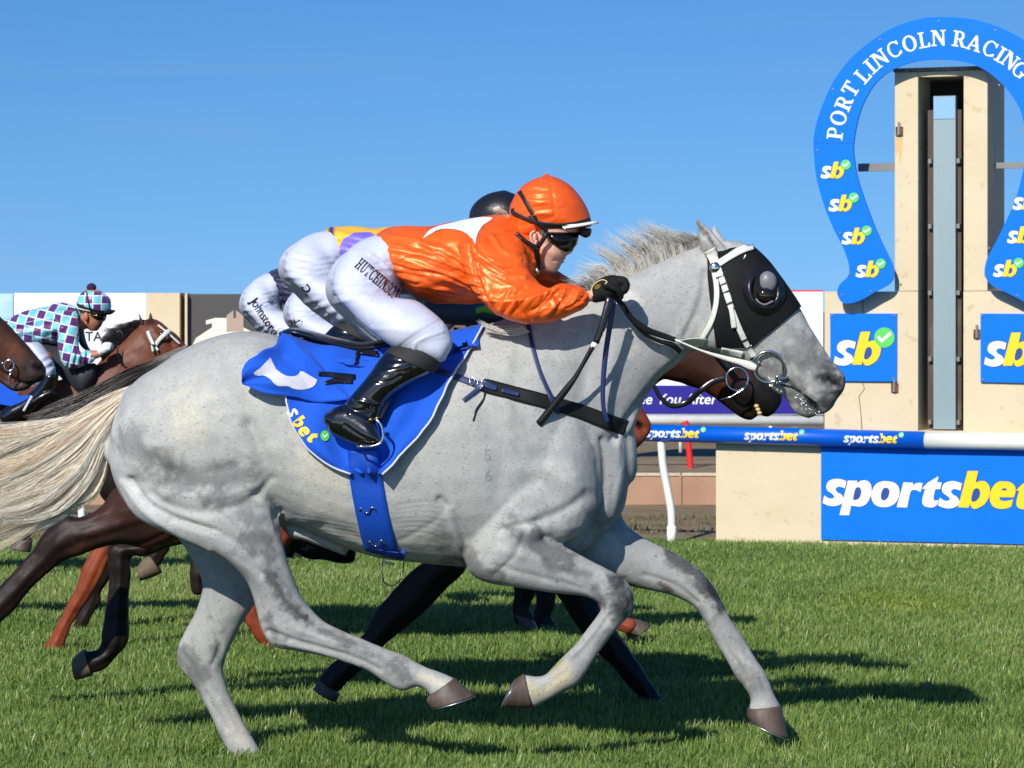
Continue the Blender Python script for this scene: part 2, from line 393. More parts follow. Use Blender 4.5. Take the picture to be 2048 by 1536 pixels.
ad = t.nodes.new('ShaderNodeMath'); ad.operation = 'ADD'; t.links.new(sep.outputs['Y'], ad.inputs[0]); n2 = nz(4); t.links.new(n2.outputs['Fac'], ad.inputs[1]); sb_ = t.nodes.new('ShaderNodeMath'); sb_.operation = 'SUBTRACT'; t.links.new(ad.outputs[0], sb_.inputs[0]); sb_.inputs[1].default_value = .5
t.links.new(sb_.outputs[0], mr.inputs['Value']); mx = t.nodes.new('ShaderNodeMix'); mx.data_type = 'RGBA'; t.links.new(mr.outputs[0], mx.inputs['Factor']); t.links.new(soil, mx.inputs['A']); t.links.new(dirt, mx.inputs['B']); t.links.new(mx.outputs['Result'], b.inputs['Base Color'])
bp = t.nodes.new('ShaderNodeBump'); bp.inputs['Strength'].default_value = .8; bp.inputs['Distance'].default_value = .04; t.links.new(nz(9, 10).outputs['Fac'], bp.inputs['Height']); t.links.new(bp.outputs[0], b.inputs['Normal'])
gr = link('ground', meshof(V, Fc), None, gm, False); tag(gr, kind='structure')

def grass(name, n, y0, y1, xpad, h0, h1, w0, pal, seed, expo=2.0, dens=None):
    rs = np.random.RandomState(seed)
    u = rs.rand(n); y = y0 * (y1 / y0) ** (u ** 1.0)                  # log-uniform: more near the camera
    half = 1024 / F * y + xpad; x = (rs.rand(n) * 2 - 1) * half + np.where(rs.rand(n) < 0, 0, 0)
    if dens is not None: k = dens(x, y, rs); x = x[k]; y = y[k]; n = len(x)
    z = -0.0264 * (np.minimum(y, 24.5) - 10)
    P = np.stack([x, y, z], 1); cl = vnoise(P, 9, seed) * .5 + vnoise(P, 2.2, seed + 1) * .5
    big = vnoise(P, np.array([.7, .5, 1]), seed + 2)
    h = (h0 + (h1 - h0) * rs.rand(n) ** 1.6) * (1 + .6 * cl); th = rs.rand(n) * 6.283; lean = np.abs(rs.randn(n)) * .38 + .05; ph = rs.rand(n) * 6.283
    wd = w0 * (.6 + .8 * rs.rand(n)) * (y / 10) ** .5
    wx, wy = np.cos(th), np.sin(th); lx, ly = np.cos(ph) * lean + .08, np.sin(ph) * lean
    Vv = np.zeros((n, 5, 3)); up = np.stack([0 * h, 0 * h, h], 1)
    def pt(t, s): return P + np.stack([lx * h * t * t + wx * wd * s, ly * h * t * t + wy * wd * s, h * t * (1 - .25 * lean * t)], 1)
    Vv[:, 0] = pt(0, -.5); Vv[:, 1] = pt(0, .5); Vv[:, 2] = pt(.55, .42); Vv[:, 3] = pt(.55, -.42); Vv[:, 4] = pt(1, 0)
    me = bpy.data.meshes.new(name); me.vertices.add(n * 5); me.vertices.foreach_set('co', Vv.ravel())
    b = np.arange(n) * 5; lp = np.stack([b, b + 1, b + 2, b + 3, b + 3, b + 2, b + 4], 1)
    me.loops.add(n * 7); me.loops.foreach_set('vertex_index', lp.ravel().astype(np.int32)); me.polygons.add(n * 2)
    ls = np.stack([np.arange(n) * 7, np.arange(n) * 7 + 4], 1).ravel().astype(np.int32); me.polygons.foreach_set('loop_start', ls); me.update(calc_edges=True)
    pal = np.array(pal); ci = rs.rand(n) * .62 + .34 * (big * .5 + .5) + .22 * cl; ci = np.clip(ci, 0, .999) * (len(pal) - 1); i = ci.astype(int); f = (ci - i)[:, None]; c = pal[i] * (1 - f) + pal[np.minimum(i + 1, len(pal) - 1)] * f
    dry = rs.rand(n) < .015 + .05 * (big > .45); c[dry] = (.32, .30, .13)
    yp = np.exp(-(((x - 2.17) / .35) ** 2 + ((y - 17.2) / .9) ** 2)); c = c * (1 - yp[:, None] * .6) + np.array([.22, .30, .03]) * yp[:, None] * .6
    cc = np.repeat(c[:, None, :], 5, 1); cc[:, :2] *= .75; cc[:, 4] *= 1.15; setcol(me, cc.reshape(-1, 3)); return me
PAL = [(.06, .115, .02), (.105, .185, .034), (.165, .26, .052), (.25, .34, .08), (.40, .45, .15)]
M_GRASS = mat('grass_blade', attr=True, rough=.42, spec=.45, trans=.18)
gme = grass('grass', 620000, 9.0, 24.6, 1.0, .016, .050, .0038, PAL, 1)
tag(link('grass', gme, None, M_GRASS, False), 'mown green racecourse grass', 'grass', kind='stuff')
def dd(x, y, rs): return (rs.rand(len(x)) < .5) & (vnoise(np.stack([x, y, x * 0], 1), 3.1, 9) > .05)
g2 = grass('weeds', 26000, 24.6, 27.5, .5, .02, .06, .006, [(.13, .12, .04), (.2, .17, .07), (.12, .16, .04)], 5, dens=dd)
tag(link('dry_grass', g2, None, M_GRASS, False), 'sparse dry grass on the dirt behind the rail', 'grass', kind='stuff')

# ---------------------------------------------------------------- lettering (outlines drawn by hand)
def sm(l, sub=4):
    """closed outline, points with a third value are corners"""
    n = len(l); out = []
    for i in range(n):
        p0, p1, p2, p3 = l[i - 1], l[i], l[(i + 1) % n], l[(i + 2) % n]
        c1, c2 = len(p1) > 2, len(p2) > 2
        if c1 and c2: out.append(p1[:2]); continue
        a = p1 if c1 else p0; d = p2 if c2 else p3
        for k in range(sub): t_ = k / sub; out.append(tuple(cr(a[j], p1[j], p2[j], d[j], t_) for j in range(2)))
    return out
GL = {
 's': [[(265, 408, 1), (250, 480, 1), (190, 464), (156, 488), (172, 520), (215, 545), (238, 590), (215, 635), (150, 660), (80, 655), (25, 632, 1), (42, 555, 1), (85, 582), (125, 584), (143, 562), (118, 536), (75, 505), (63, 460), (90, 410), (150, 388), (210, 390)]],
 'p': [[(280, 402, 1), (376, 402, 1), (370, 428, 1), (410, 402), (455, 395), (500, 420), (518, 480), (505, 560), (465, 630), (405, 660), (350, 656), (312, 652, 1), (292, 750, 1), (195, 748, 1)], [(352, 490), (380, 465), (408, 480), (415, 525), (395, 575), (362, 595), (332, 588)]],
 'o': [[(660, 400), (735, 410), (785, 450), (797, 520), (770, 600), (705, 650), (625, 662), (555, 640), (518, 580), (520, 510), (555, 440), (605, 408)], [(655, 465), (690, 478), (698, 515), (682, 565), (645, 595), (615, 580), (612, 535), (628, 485)]],
 'r': [[(838, 408, 1), (935, 410, 1), (932, 438, 1), (975, 412), (1030, 412, 1), (1010, 503, 1), (960, 482), (915, 492), (898, 545), (875, 660, 1), (770, 658, 1)]],
 't': [[(1082, 407, 1), (1190, 340, 1), (1175, 402, 1), (1222, 402, 1), (1205, 470, 1), (1158, 470, 1), (1140, 550), (1150, 585), (1190, 578, 1), (1175, 628, 1), (1138, 652), (1085, 654), (1040, 635), (1026, 585), (1055, 470, 1), (1022, 468, 1)]],
 'b': [[(1482, 282, 1), (1588, 280, 1), (1562, 397, 1), (1610, 380), (1665, 387), (1703, 440), (1700, 520), (1665, 595), (1610, 640), (1550, 660), (1518, 640), (1505, 605, 1), (1490, 650, 1), (1385, 648, 1)], [(1545, 465), (1580, 452), (1605, 475), (1605, 530), (1575, 575), (1537, 592), (1518, 568), (1528, 510)]],
 'e': [[(1840, 378), (1910, 386), (1957, 428), (1962, 486), (1945, 538, 1), (1800, 538, 1), (1808, 565), (1850, 576), (1900, 568), (1940, 556, 1), (1920, 630, 1), (1870, 650), (1800, 654), (1735, 630), (1705, 566), (1712, 486), (1750, 416), (1795, 384)], [(1815, 470, 1), (1838, 448), (1865, 448), (1885, 470, 1)]],
}
def gly(ch, fx, fy):
    """glyph outlines mapped: fx(x,y), fy"""
    return [[(fx(*p), fy(*p)) for p in sm(l)] for l in GL[ch]]
def logo(full, x0, y0, sx, sy=None, sh=0):
    """pixel outlines of the betting sign; returns white loops, yellow loops, circle, tick"""
    sy = sy or sx; Wt = []; Yl = []
    if full:
        X = lambda dx: (lambda x, y: x0 + (x - 25 + dx) * sx); Y = lambda dy: (lambda x, y: y0 + (y - 655 + dy) * sy + (x - 25) * sh)
        for ch in 'sport': Wt.append(gly(ch, X(0), Y(0)))
        Wt.append(gly('s', X(1160), (lambda x, y: y0 + (y - 655 + 0) * sy + (x + 1135) * sh)))
        for ch, dx in (('b', 0), ('e', 0)): Yl.append(gly(ch, X(dx), Y(0)))
        Yl.append(gly('t', X(945), (lambda x, y: y0 + (y - 655) * sy + (x + 920) * sh)))
        ccx, ccy, r = x0 + 2290 * sx, y0 - 335 * sy + 2290 * sh, 105 * sx
    else:
        Wt.append(gly('s', lambda x, y: x0 + (x - 25) * .93 * sx, lambda x, y: y0 + (y - 660) * .93 * sy))
        Yl.append(gly('b', lambda x, y: x0 + (186 + (x - 1385) * .90) * sx, lambda x, y: y0 + (y - 658) * .90 * sy))
        ccx, ccy, r = x0 + 510 * sx, y0 - 280 * sy, 102 * sx
    circ = [(ccx + r * math.cos(a * math.pi / 14), ccy + r * (sy / sx) * math.sin(a * math.pi / 14)) for a in range(28)]
    q = r / 100; tick = [(ccx + a * q, ccy + b2 * q) for a, b2 in ((-72, -2), (-48, -20), (-26, 14), (52, -58), (72, -34), (-26, 52))]
    return Wt, Yl, circ, tick
M_WHT = mat('sign_white', rgb(238, 240, 238), .5); M_YEL = mat('sign_yellow', rgb(250, 208, 20), .5); M_GRN = mat('sign_green', rgb(90, 205, 90), .5)
M_BLU = mat('sign_blue', rgb(0, 116, 236), .5, spec=.2, noise=[(3, .3, .7, (.92, .95, .97)), (60, .5, .8, (.96, .97, .98))]); M_NVY = mat('outline_navy', rgb(30, 70, 150), .5)
def put_logo(full, x0, y0, sx, place, parent, sy=None, sh=0, nm='lettering', outline=True):
    """place(px,py,lift_mm) -> world"""
    Wt, Yl, ci, tk = logo(full, x0, y0, sx, sy, sh); W_, Y_ = [], []
    for i, g in enumerate(Wt): W_.append(poly(g, lambda p, i=i: place(p[0], p[1], 3 + .15 * i)))
    for i, g in enumerate(Yl): Y_.append(poly(g, lambda p, i=i: place(p[0], p[1], 4.2 + .15 * i)))
    if outline:
        O = []
        for i, g in enumerate(Wt + Yl):
            o = g[0]; m_ = len(o); sg = 1 if area2(o) > 0 else -1; w = 7 * sx; off = []
            for j in range(m_):
                a, b2 = o[j - 1], o[(j + 1) % m_]; dx, dy = b2[0] - a[0], b2[1] - a[1]; L = math.hypot(dx, dy) or 1; off.append((o[j][0] + dy / L * w * sg, o[j][1] - dx / L * w * sg))
            O.append(poly([off], lambda p, i=i: place(p[0], p[1], 1.5 + .12 * i)))
        add('letter_outline', merge(O), M_NVY, parent, False, False)
    add(nm, merge(W_), M_WHT, parent, False, False); add(nm, merge(Y_), M_YEL, parent, False, False)
    add('tick_badge', poly([ci], lambda p: place(p[0], p[1], 5.6)), M_GRN, parent, False, False); add('tick', poly([tk], lambda p: place(p[0], p[1], 6.4)), M_WHT, parent, False, False)
SG = {
 'L': [[(0,0),(72,0),(72,28),(64,28),(58,9),(32,9),(32,92),(44,92),(44,100),(4,100),(4,92),(15,92),(15,8),(0,8)]],
 'I': [[(0,0),(46,0),(46,8),(32,8),(32,92),(46,92),(46,100),(0,100),(0,92),(14,92),(14,8),(0,8)]],
 'T': [[(18,0),(64,0),(64,8),(50,8),(50,90),(66,90),(72,72),(80,72),(80,100),(2,100),(2,72),(10,72),(16,90),(32,90),(32,8),(18,8)]],
 'H': [[(0,0),(42,0),(42,8),(31,8),(31,46),(63,46),(63,8),(52,8),(52,0),(94,0),(94,8),(82,8),(82,92),(94,92),(94,100),(52,100),(52,92),(63,92),(63,55),(31,55),(31,92),(42,92),(42,100),(0,100),(0,92),(12,92),(12,8),(0,8)]],
 'N': [[(0,0),(34,0),(34,8),(23,8),(23,78),(72,0),(84,0),(84,92),(95,92),(95,100),(62,100),(62,92),(73,92),(73,35),(34,100),(0,100),(0,92),(12,92),(12,8),(0,8)]],
 'P': [[(0,0),(46,0),(46,8),(32,8),(32,42),(50,42),(68,50),(75,70),(68,91),(50,100),(0,100),(0,92),(13,92),(13,8),(0,8)],[(32,51),(46,51),(56,58),(58,71),(55,85),(46,91),(32,91)]],
 'R': [[(0,0),(44,0),(44,8),(32,8),(32,44),(42,44),(62,0),(88,0),(88,8),(78,8),(60,46),(70,55),(74,72),(68,91),(50,100),(0,100),(0,92),(13,92),(13,8),(0,8)],[(32,53),(45,53),(55,60),(57,72),(54,85),(45,91),(32,91)]],
 'A': [[(0,0),(34,0),(34,8),(24,8),(31,28),(62,28),(69,8),(58,8),(58,0),(98,0),(98,8),(88,8),(57,100),(44,100),(12,8),(0,8)],[(34,37),(59,37),(47,75)]],
 'S': [[(62,96),(56,96),(52,92),(40,101),(24,101),(8,92),(4,74),(12,58),(34,48),(46,38),(46,20),(36,8),(22,9),(12,18),(8,32),(1,32),(1,0),(7,0),(12,6),(26,-1),(44,0),(60,12),(64,30),(56,48),(36,58),(22,68),(20,82),(28,92),(40,91),(50,82),(54,70),(62,70)]],
}
SG['U'] = [[(0,92),(0,100),(42,100),(42,92),(31,92),(31,30),(36,14),(50,9),(64,15),(69,30),(69,92),(57,92),(57,100),(92,100),(92,92),(80,92),(80,30),(72,8),(50,-2),(26,3),(12,26),(12,92)]]
SG['D'] = [[(0,0),(50,0),(78,14),(88,50),(78,86),(50,100),(0,100),(0,92),(13,92),(13,8),(0,8)],[(32,9),(46,9),(62,20),(68,50),(62,80),(46,91),(32,91)]]
SG['O'] = [[(44 + 45 * math.cos(a / 10 * math.pi), 50 + 52 * math.sin(a / 10 * math.pi)) for a in range(20)], [(44 + 26 * math.cos(a / 8 * math.pi), 50 + 43 * math.sin(a / 8 * math.pi)) for a in range(16)]]
arc = lambda rx, ry, a0, a1, n: [(44 + rx * math.cos(math.radians(a0 + (a1 - a0) * i / n)), 50 + ry * math.sin(math.radians(a0 + (a1 - a0) * i / n))) for i in range(n + 1)]
SG['C'] = [[(82, 98), (75, 98)] + [(74, 92)] + arc(42, 52, 62, 300, 14) + [(80, 8), (84, 24), (78, 28)] + arc(27, 43, 305, 60, 14)[1:-1] + [(66, 84), (74, 70), (82, 70)]]
SG['G'] = [[(82, 98), (75, 98)] + [(74, 92)] + arc(42, 52, 62, 300, 14) + [(82, 8), (82, 38), (92, 38), (92, 46), (54, 46), (54, 38), (64, 38), (64, 12)] + arc(27, 43, 298, 60, 14)[1:-1] + [(66, 84), (74, 70), (82, 70)]]
def serif(ch): return SG[ch], {'U': 92, 'D': 88, 'L': 72, 'I': 46, 'T': 82, 'H': 94, 'N': 95, 'P': 76, 'R': 88, 'A': 98, 'S': 65, 'O': 88, 'C': 86, 'G': 92}[ch]

# ---------------------------------------------------------------- winning post
YAW = math.radians(-22); TD = 24.0; TP = S0(1640, HZ, TD)            # a point of the tower's front plane
tx, ty = math.cos(YAW), math.sin(YAW); nx_, ny_ = math.sin(YAW), -math.cos(YAW)   # along the wall to the right; outward normal
def wall(px, py, out=0.0):
    """pixel -> point on the tower's front plane moved `out` metres toward the track"""
    ox = TP.x + nx_ * out; oy = TP.y + ny_ * out; k = (px - 1024) / F
    s = (k * oy - ox) / (tx - k * ty); X = ox + s * tx; Y = oy + s * ty; return Vector((X, Y, CH - (py - HZ) / F * Y))
def wl(px, out=0.0): p = wall(px, HZ, out); return (p.x - TP.x) * tx + (p.y - TP.y) * ty
def wz(py, px=1760, out=0.0): return wall(px, py, out).z
def wbox(x0, x1, z0, z1, o0, o1):
    """block in wall coordinates: along x0..x1, height z0..z1, from o0 (back) to o1 (front)"""
    v = [Vector((TP.x + tx * s + nx_ * o, TP.y + ty * s + ny_ * o, z)) for s in (x0, x1) for o in (o0, o1) for z in (z0, z1)]
    return v, [(0, 1, 3, 2), (4, 6, 7, 5), (0, 4, 5, 1), (2, 3, 7, 6), (0, 2, 6, 4), (1, 5, 7, 3)]
M_REND = mat('cream_render', rgb(216, 201, 168), .85, noise=[(2.2, .35, .7, (.93, .9, .86)), (11, .62, .75, (.82, .78, .7)), (70, .68, .8, (.78, .74, .68))], bump=[(90, .5, .004), (9, .3, .01)], coords='World')
M_CONC = mat('weathered_cap', rgb(150, 140, 120), .9, noise=[(14, .4, .6, (.6, .58, .55))])
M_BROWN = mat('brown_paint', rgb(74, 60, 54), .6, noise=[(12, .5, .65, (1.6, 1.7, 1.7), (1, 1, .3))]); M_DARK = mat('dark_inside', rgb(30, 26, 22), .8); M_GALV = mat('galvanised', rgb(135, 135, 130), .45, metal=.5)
post = thing('winning_post', 'cream rendered winning post tower with a tall mirror strip in its slot', 'tower')
zb = -.6; pw0, pw1 = wl(1787), wl(1973); s0, s1 = wl(1834), wl(1925); ztop = wz(143, 1830); zled = wz(583, 1720)
add('plinth', wbox(wl(1432), 5.2, zb, wz(880, 1500) , -.55, 0), M_REND, post, False)
zl0 = wz(862, 1880) 
add('wall', wbox(wl(1647), s0, wz(880, 1500) + .002, zled, -.62, -.03), M_REND, post, False)
add('wall', wbox(s1, 4.6, wz(880, 1500) + .002, zled, -.62, -.03), M_REND, post, False)
add('sill', wbox(s0 + .002, s1 - .002, wz(880, 1500) + .004, zl0, -.6, -.035), M_REND, post, False)
for a, b2 in ((pw0, s0), (s1, pw1)): bevel(add('pillar', wbox(a, b2, zled + .002, ztop, -.6, -.032), M_REND, post, False), .006)
add('lintel', wbox(s0 + .002, s1 - .002, wz(152, 1880), ztop - .002, -.6, -.04), M_REND, post, False)
add('cap', wbox(pw0 - .01, pw1 + .01, ztop + .002, ztop + .03, -.61, -.025), M_CONC, post, False)
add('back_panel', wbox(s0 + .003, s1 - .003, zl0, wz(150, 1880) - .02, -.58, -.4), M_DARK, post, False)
m0, m1 = wl(1867, -.1), wl(1911, -.1)
gl = add('mirror_strip', wbox(m0, m1, zl0 + .01, wz(190, 1889), -.16, -.1), mat('mirror_strip', rgb(146, 164, 166), .45, metal=.1, noise=[(3, .3, .7, (.85, .9, .93), (1, 1, .2)), (120, .55, .8, (1.2, 1.15, 1.12))], bump=[(200, .2, .001)], coords='World'), post, False)
add('header_glass', wbox(m0 + .003, m1 - .003, wz(236, 1889), wz(193, 1889), -.1, -.094), mat('blue_glass', rgb(140, 180, 215), .15), gl, False)
for a, b2 in ((wl(1855, -.14), m0 - .004), (m1 + .004, wl(1922, -.14))):
    rl = add('steel_channel', wbox(a, b2, zl0 + .01, wz(217, 1889), -.26, -.15), M_BROWN, post, False)
    for py in (325, 456, 590, 723, 850): add('bolt_bracket', wbox((a + b2) / 2 - .013, (a + b2) / 2 + .013, wz(py, 1889), wz(py - 9, 1889), -.15, -.105), M_GALV, rl, False)
cab = [wall(px, py, -.029) for px, py in ((1725, 765), (1729, 778), (1718, 792), (1722, 830), (1724, 860))]
add('crack', tube(cab, .0035, 5), mat('crack_dark', rgb(120, 104, 82), .9), post)
cab = [wall(px, py, -.029) for px, py in ((1725, 600), (1726, 627))]; add('crack', tube(cab, .0035, 5), MATS['crack_dark'], post)
for px, py in ((1797, 262), (1788, 776), (1953, 668)):
    a = wl(px); z = wz(py, px); bx = add('rusty_bracket', wbox(a - .028, a + .028, z - .034, z + .034, -.03, -.016), mat('rust', rgb(120, 78, 58), .8, noise=[(30, .4, .6, (.4, .4, .4))], coords='World'), post, False)
    add('pin', wbox(a - .008, a + .008, z - .03, z + .07, -.015, -.002), M_GALV, bx, False)
pts_ = [(1789, 275), (1806, 275), (1804, 300), (1800, 330), (1796, 300), (1792, 312)]
add('rust_stain', poly([pts_], lambda p: wall(p[0], p[1], -.030)), mat('rust_streak', rgb(214, 178, 120), .85), post, False, False)
# horseshoe sign
HO = [(1878, 34), (1838, 38), (1790, 53), (1745, 80), (1702, 116), (1667, 162), (1643, 215), (1629, 262), (1627, 300), (1635, 366), (1659, 440), (1687, 497), (1698, 532), (1696, 552), (1681, 567), (1674, 584), (1681, 602), (1696, 607), (1722, 600), (1753, 582), (1779, 567), (1788, 549), (1784, 527), (1771, 501), (1753, 462), (1731, 405), (1716, 359), (1709, 322), (1707, 290), (1714, 247), (1727, 206), (1753, 164), (1788, 138), (1830, 123), (1878, 119)]
def hmir(p): return (2 * 1878 - p[0] + (10 if True else 0) * 0, p[1])
right = [(1928, 36), (1972, 45), (2015, 62), (2048, 81), (2085, 112), (2115, 155), (2138, 212), (2150, 280), (2148, 345), (2130, 420), (2105, 480), (2088, 520), (2080, 545), (2090, 565), (2100, 590), (2090, 612), (2070, 620), (2048, 603), (2015, 586), (1985, 571), (1971, 555), (1969, 540), (1975, 515), (1991, 486), (2015, 436), (2033, 392), (2047, 337), (2054, 290), (2048, 247), (2037, 213), (2011, 175), (1972, 141), (1928, 124)]
loop = [(p[0], p[1]) for p in spline(list(reversed(HO[:])) + right, 4, True)]
hs_ = thing('horseshoe_sign', 'big blue horseshoe sign with white arched lettering fixed on the cream tower', 'sign')
OUT = .12
add('panel', slab([loop], lambda p: wall(p[0], p[1], OUT), lambda p: wall(p[0], p[1], OUT) - Vector((nx_, ny_, 0)) * .025), M_BLU, hs_, False)
ltr = []
for ch, x, y in zip('PORTLINCOLNRACING', (1670, 1677, 1688, 1701, 1725, 1741, 1760, 1788, 1819, 1847, 1877, 1919, 1949, 1980, 2001, 2020, 2041), (267, 236, 206, 178, 151, 133, 117, 99, 87, 80, 76, 78, 86, 97, 109, 121, 140)):
    g, w = serif(ch); ang = math.atan2(x - 1886, -(y - 290)); sc = .315; ca, sa = math.cos(ang), math.sin(ang)
    def pl(p, x=x, y=y, ca=ca, sa=sa, w=w): u = (p[0] - w / 2) * sc; v = (p[1] - 50) * sc; return wall(x + u * ca + v * sa, y + u * sa - v * ca, OUT + .004)
    ltr.append(poly(g, pl))
add('lettering', merge(ltr), M_WHT, hs_, False, False)
for x, y, sx in ((1641, 357, .0845), (1657, 423, .0845), (1683, 489, .0845), (1711, 555, .0845), (2025, 420, .086), (2014, 487, .086), (1986, 554, .086)):
    put_logo(False, x, y, sx * 1.17, lambda px, py, l: wall(px, py, OUT + .002 + l * .001), hs_)
for px0, px1, py0, py1 in ((1708, 1788, 324, 340), (1987, 2058, 322, 334)):
    a0, a1 = wl(px0, -.0), wl(px1, -.0); add('strut', wbox(min(a0, a1) - .04, max(a0, a1) + .02, wz(py1, px0), wz(py0, px0), -.3, -.26), M_GALV, hs_, False)
add('panel_joint', slab([[(1628, 286), (1707, 286), (1707, 287.2), (1628, 287.2)]], lambda p: wall(p[0], p[1], OUT + .001), lambda p: wall(p[0], p[1], OUT - .002)), mat('joint_blue', rgb(0, 80, 190), .6), hs_, False)  # thin seam line in a deeper blue where the sign panels meet
rv = []
rr = random.Random(3)
for i in range(26):
    q = loop[int(i * len(loop) / 26)]; c = (q[0] * .97 + 1878 * .03, q[1] * .97 + 300 * .03); p = wall(c[0], c[1], OUT + .003); add('rivet', tube([p, p + Vector((nx_, ny_, 0)) * .004], .008, 6), M_GALV, hs_, False)
# square and long signs
def sign(name, label, quad, out, parent=None):
    o = thing(name, label, 'sign'); add('panel', slab([quad], lambda p: wall(p[0], p[1], out), lambda p: wall(p[0], p[1], out) - Vector((nx_, ny_, 0)) * .02), M_BLU, o, False); return o
s_ = sign('square_sign', 'square blue sign with white and yellow letters left of the mirror slot', [(1660, 627), (1793.5, 627), (1793, 763), (1661, 762)], -.006)
put_logo(False, 1667, 731, .1992, lambda px, py, l: wall(px, py, -.005 + l * .001), s_)
[add('screw', tube([wall(x, y, -.008), wall(x, y, .004)], .008, 6), M_GALV, s_, False) for x, y in ((1664, 631), (1789, 631), (1786, 757))]
s_ = sign('square_sign', 'square blue sign right of the mirror slot, cut by the frame edge', [(1961, 627), (2097, 628), (2097, 767), (1961, 764)], -.006)
put_logo(False, 1968, 733, .2, lambda px, py, l: wall(px, py, -.005 + l * .001), s_)
[add('screw', tube([wall(x, y, -.008), wall(x, y, .004)], .008, 6), M_GALV, s_, False) for x, y in ((1965, 631), (1966, 759))]
s_ = sign('long_sign', 'long blue sign with big white and yellow lettering along the winning post foot', [(1642, 884), (2120, 897), (2120, 1090), (1642, 1079)], .02)
put_logo(True, 1645, 1010.5, .1992, lambda px, py, l: wall(px, py, .02 + l * .001), s_, sh=.0040)

# ---------------------------------------------------------------- running rail
rail = thing('running_rail', 'white running rail with a blue lettered sleeve in front of the winning post', 'rail')
def rp(px, py):
    return wall(px, py, .072)
c0, c1, c2 = rp(1180, 862.5), rp(1851.5, 880.5), rp(2160, 885.5); R0 = .0665
M_RAILW = mat('rail_white', rgb(232, 234, 226), .4, noise=[(5, .5, .75, (.9, .88, .84))]); M_SLEEVE = mat('rail_blue', rgb(0, 92, 205), .35, noise=[(6, .4, .7, (.9, .92, .95))])
cl0 = rp(-400, 823)
add('rail_tube', tube([c1, c2], R0 * .97, 20), M_RAILW, rail); add('rail_tube', tube([cl0, c0], R0 * .97, 20), M_RAILW, rail)
slv = add('sleeve', tube([c0, c1], R0, 24), M_SLEEVE, rail); BR = bvh(slv)
for x, y in ((1291, 874), (1488, 879), (1687, 884.5)):
    put_logo(True, x, y, .0505, lambda px, py, l: hit(BR, px, py, l * .0007, 23.3)[0], rail, sy=.050, sh=.0010, outline=False)
for px, top, pts_ in ((1325, 0, [(1322, 878), (1326, 930), (1336, 985), (1343, 1030), (1343, 1088)]), (620, 0, [(600, 850), (604, 900), (614, 960), (620, 1020), (620, 1090)]), (150, 0, [(140, 850), (145, 900), (158, 960), (163, 1020), (163, 1090)])):
    add('rail_post', tube([wall(a, b2, .06) for a, b2 in spline(pts_, 6)], .031, 12), M_RAILW, rail)
    a, b2 = pts_[-1]; add('post_socket', tube([wall(a, b2 - 36, .06), wall(a, b2 + 6, .06)], .037, 12), M_RAILW, rail)

# ---------------------------------------------------------------- things behind the track
kb = thing('low_barrier', 'low brown barrier of concrete panels along the dirt beyond the rail', 'barrier')
M_PAN = mat('brown_panel', rgb(172, 138, 112), .85, noise=[(3, .35, .7, (.85, .82, .8)), (40, .5, .8, (.9, .88, .86))], coords='World'); M_EDGE = mat('pale_edge', rgb(205, 190, 165), .8, noise=[(10, .4, .7, (.8, .78, .75))], coords='World')
DB = 29.2
def bz(py): return S0(0, py, DB).z
for i in range(-6, 8):
    a = i * 1.28 + .32; x0 = (a) ; add('panel', box(x0, x0 + 1.265, DB, DB + .06, bz(1022), bz(952)), M_PAN, kb, False)
    add('coping', box(x0, x0 + 1.265, DB - .012, DB + .07, bz(951.5), bz(946)), M_EDGE, kb, False)
    add('joint_post', box(x0 - .03, x0 - .004, DB - .02, DB + .02, bz(1034), bz(950)), M_PAN, kb, False)
tag(add('concrete_kerb', box(-12, 13, DB - .35, DB - .05, -.5, bz(1026)), M_EDGE, None, False), 'pale concrete strip at the foot of the low brown barrier', 'kerb')
# far rail with red and white supports
fr = thing('far_rail', 'white rail with one red and several white supports on the dirt far behind', 'rail'); DF = 36.0
add('rail_tube', tube([S0(-300, 833, DF), S0(1646, 842, DF)], .062, 14), M_RAILW, fr)
for px in (200, 620, 1000, 1361, 1541): add('support', tube([S0(px, 845, DF), S0(px, 905, DF)], .022, 8), M_RAILW, fr)
add('support', tube([S0(a, b2, DF - .1) for a, b2 in spline([(1370, 842), (1374, 862), (1378, 900), (1381, 940), (1381, 990)], 5)], .035, 10), mat('red_paint', rgb(225, 40, 38), .45), fr)['label'] = 'curved red support'
# advertising boards
DS = 38.0
M_BWHT = mat('board_white', rgb(236, 240, 242), .6, noise=[(2, .3, .7, (.97, .98, .98))], coords='World')
def board(name, label, x0, x1, y0, y1, m, d=DS, th=.06):
    o = thing(name, label, 'sign'); a, b2 = S0(x0, y1, d), S0(x1, y0, d); add('panel', box(a.x, b2.x, d, d + th, a.z, b2.z), m, o, False)
    for fx in (x0 + (x1 - x0) * .12, x0 + (x1 - x0) * .88):
        p = S0(fx, y1, d); add('leg', box(p.x - .04, p.x + .04, d + th + .01, d + th + .08, -.5, p.z + .3), M_GALV, o, False)
    return o
def btext(txt, px, py, size, d, m, parent, shear=0, off=0, space=1, rot=0):
    v, f = textshape(txt, shear, off, space); V = [S0(px + x * size, py - y * size + rot * x * size, d - .006) for x, y in v]; add('lettering', (V, f), m, parent, False, False)
b1 = board('white_board', 'white board with a navy strip reading See You After The Last behind the muzzles', 1180, 1646, 583, 829, M_BWHT)
a, c = S0(1180, 828, DS), S0(1645, 771, DS); add('navy_strip', box(a.x, c.x, DS - .004, DS - .001, a.z, c.z), mat('navy_print', rgb(30, 20, 135), .5), b1, False)
M_BLK = mat('print_black', rgb(25, 25, 28), .5)
btext('See You After The Last', 1262, 808, 29, DS - .004, M_WHT, b1, .22, .012, 1.02); btext('TELETE', 1302, 754, 26, DS, M_BLK, b1, 0, .02)
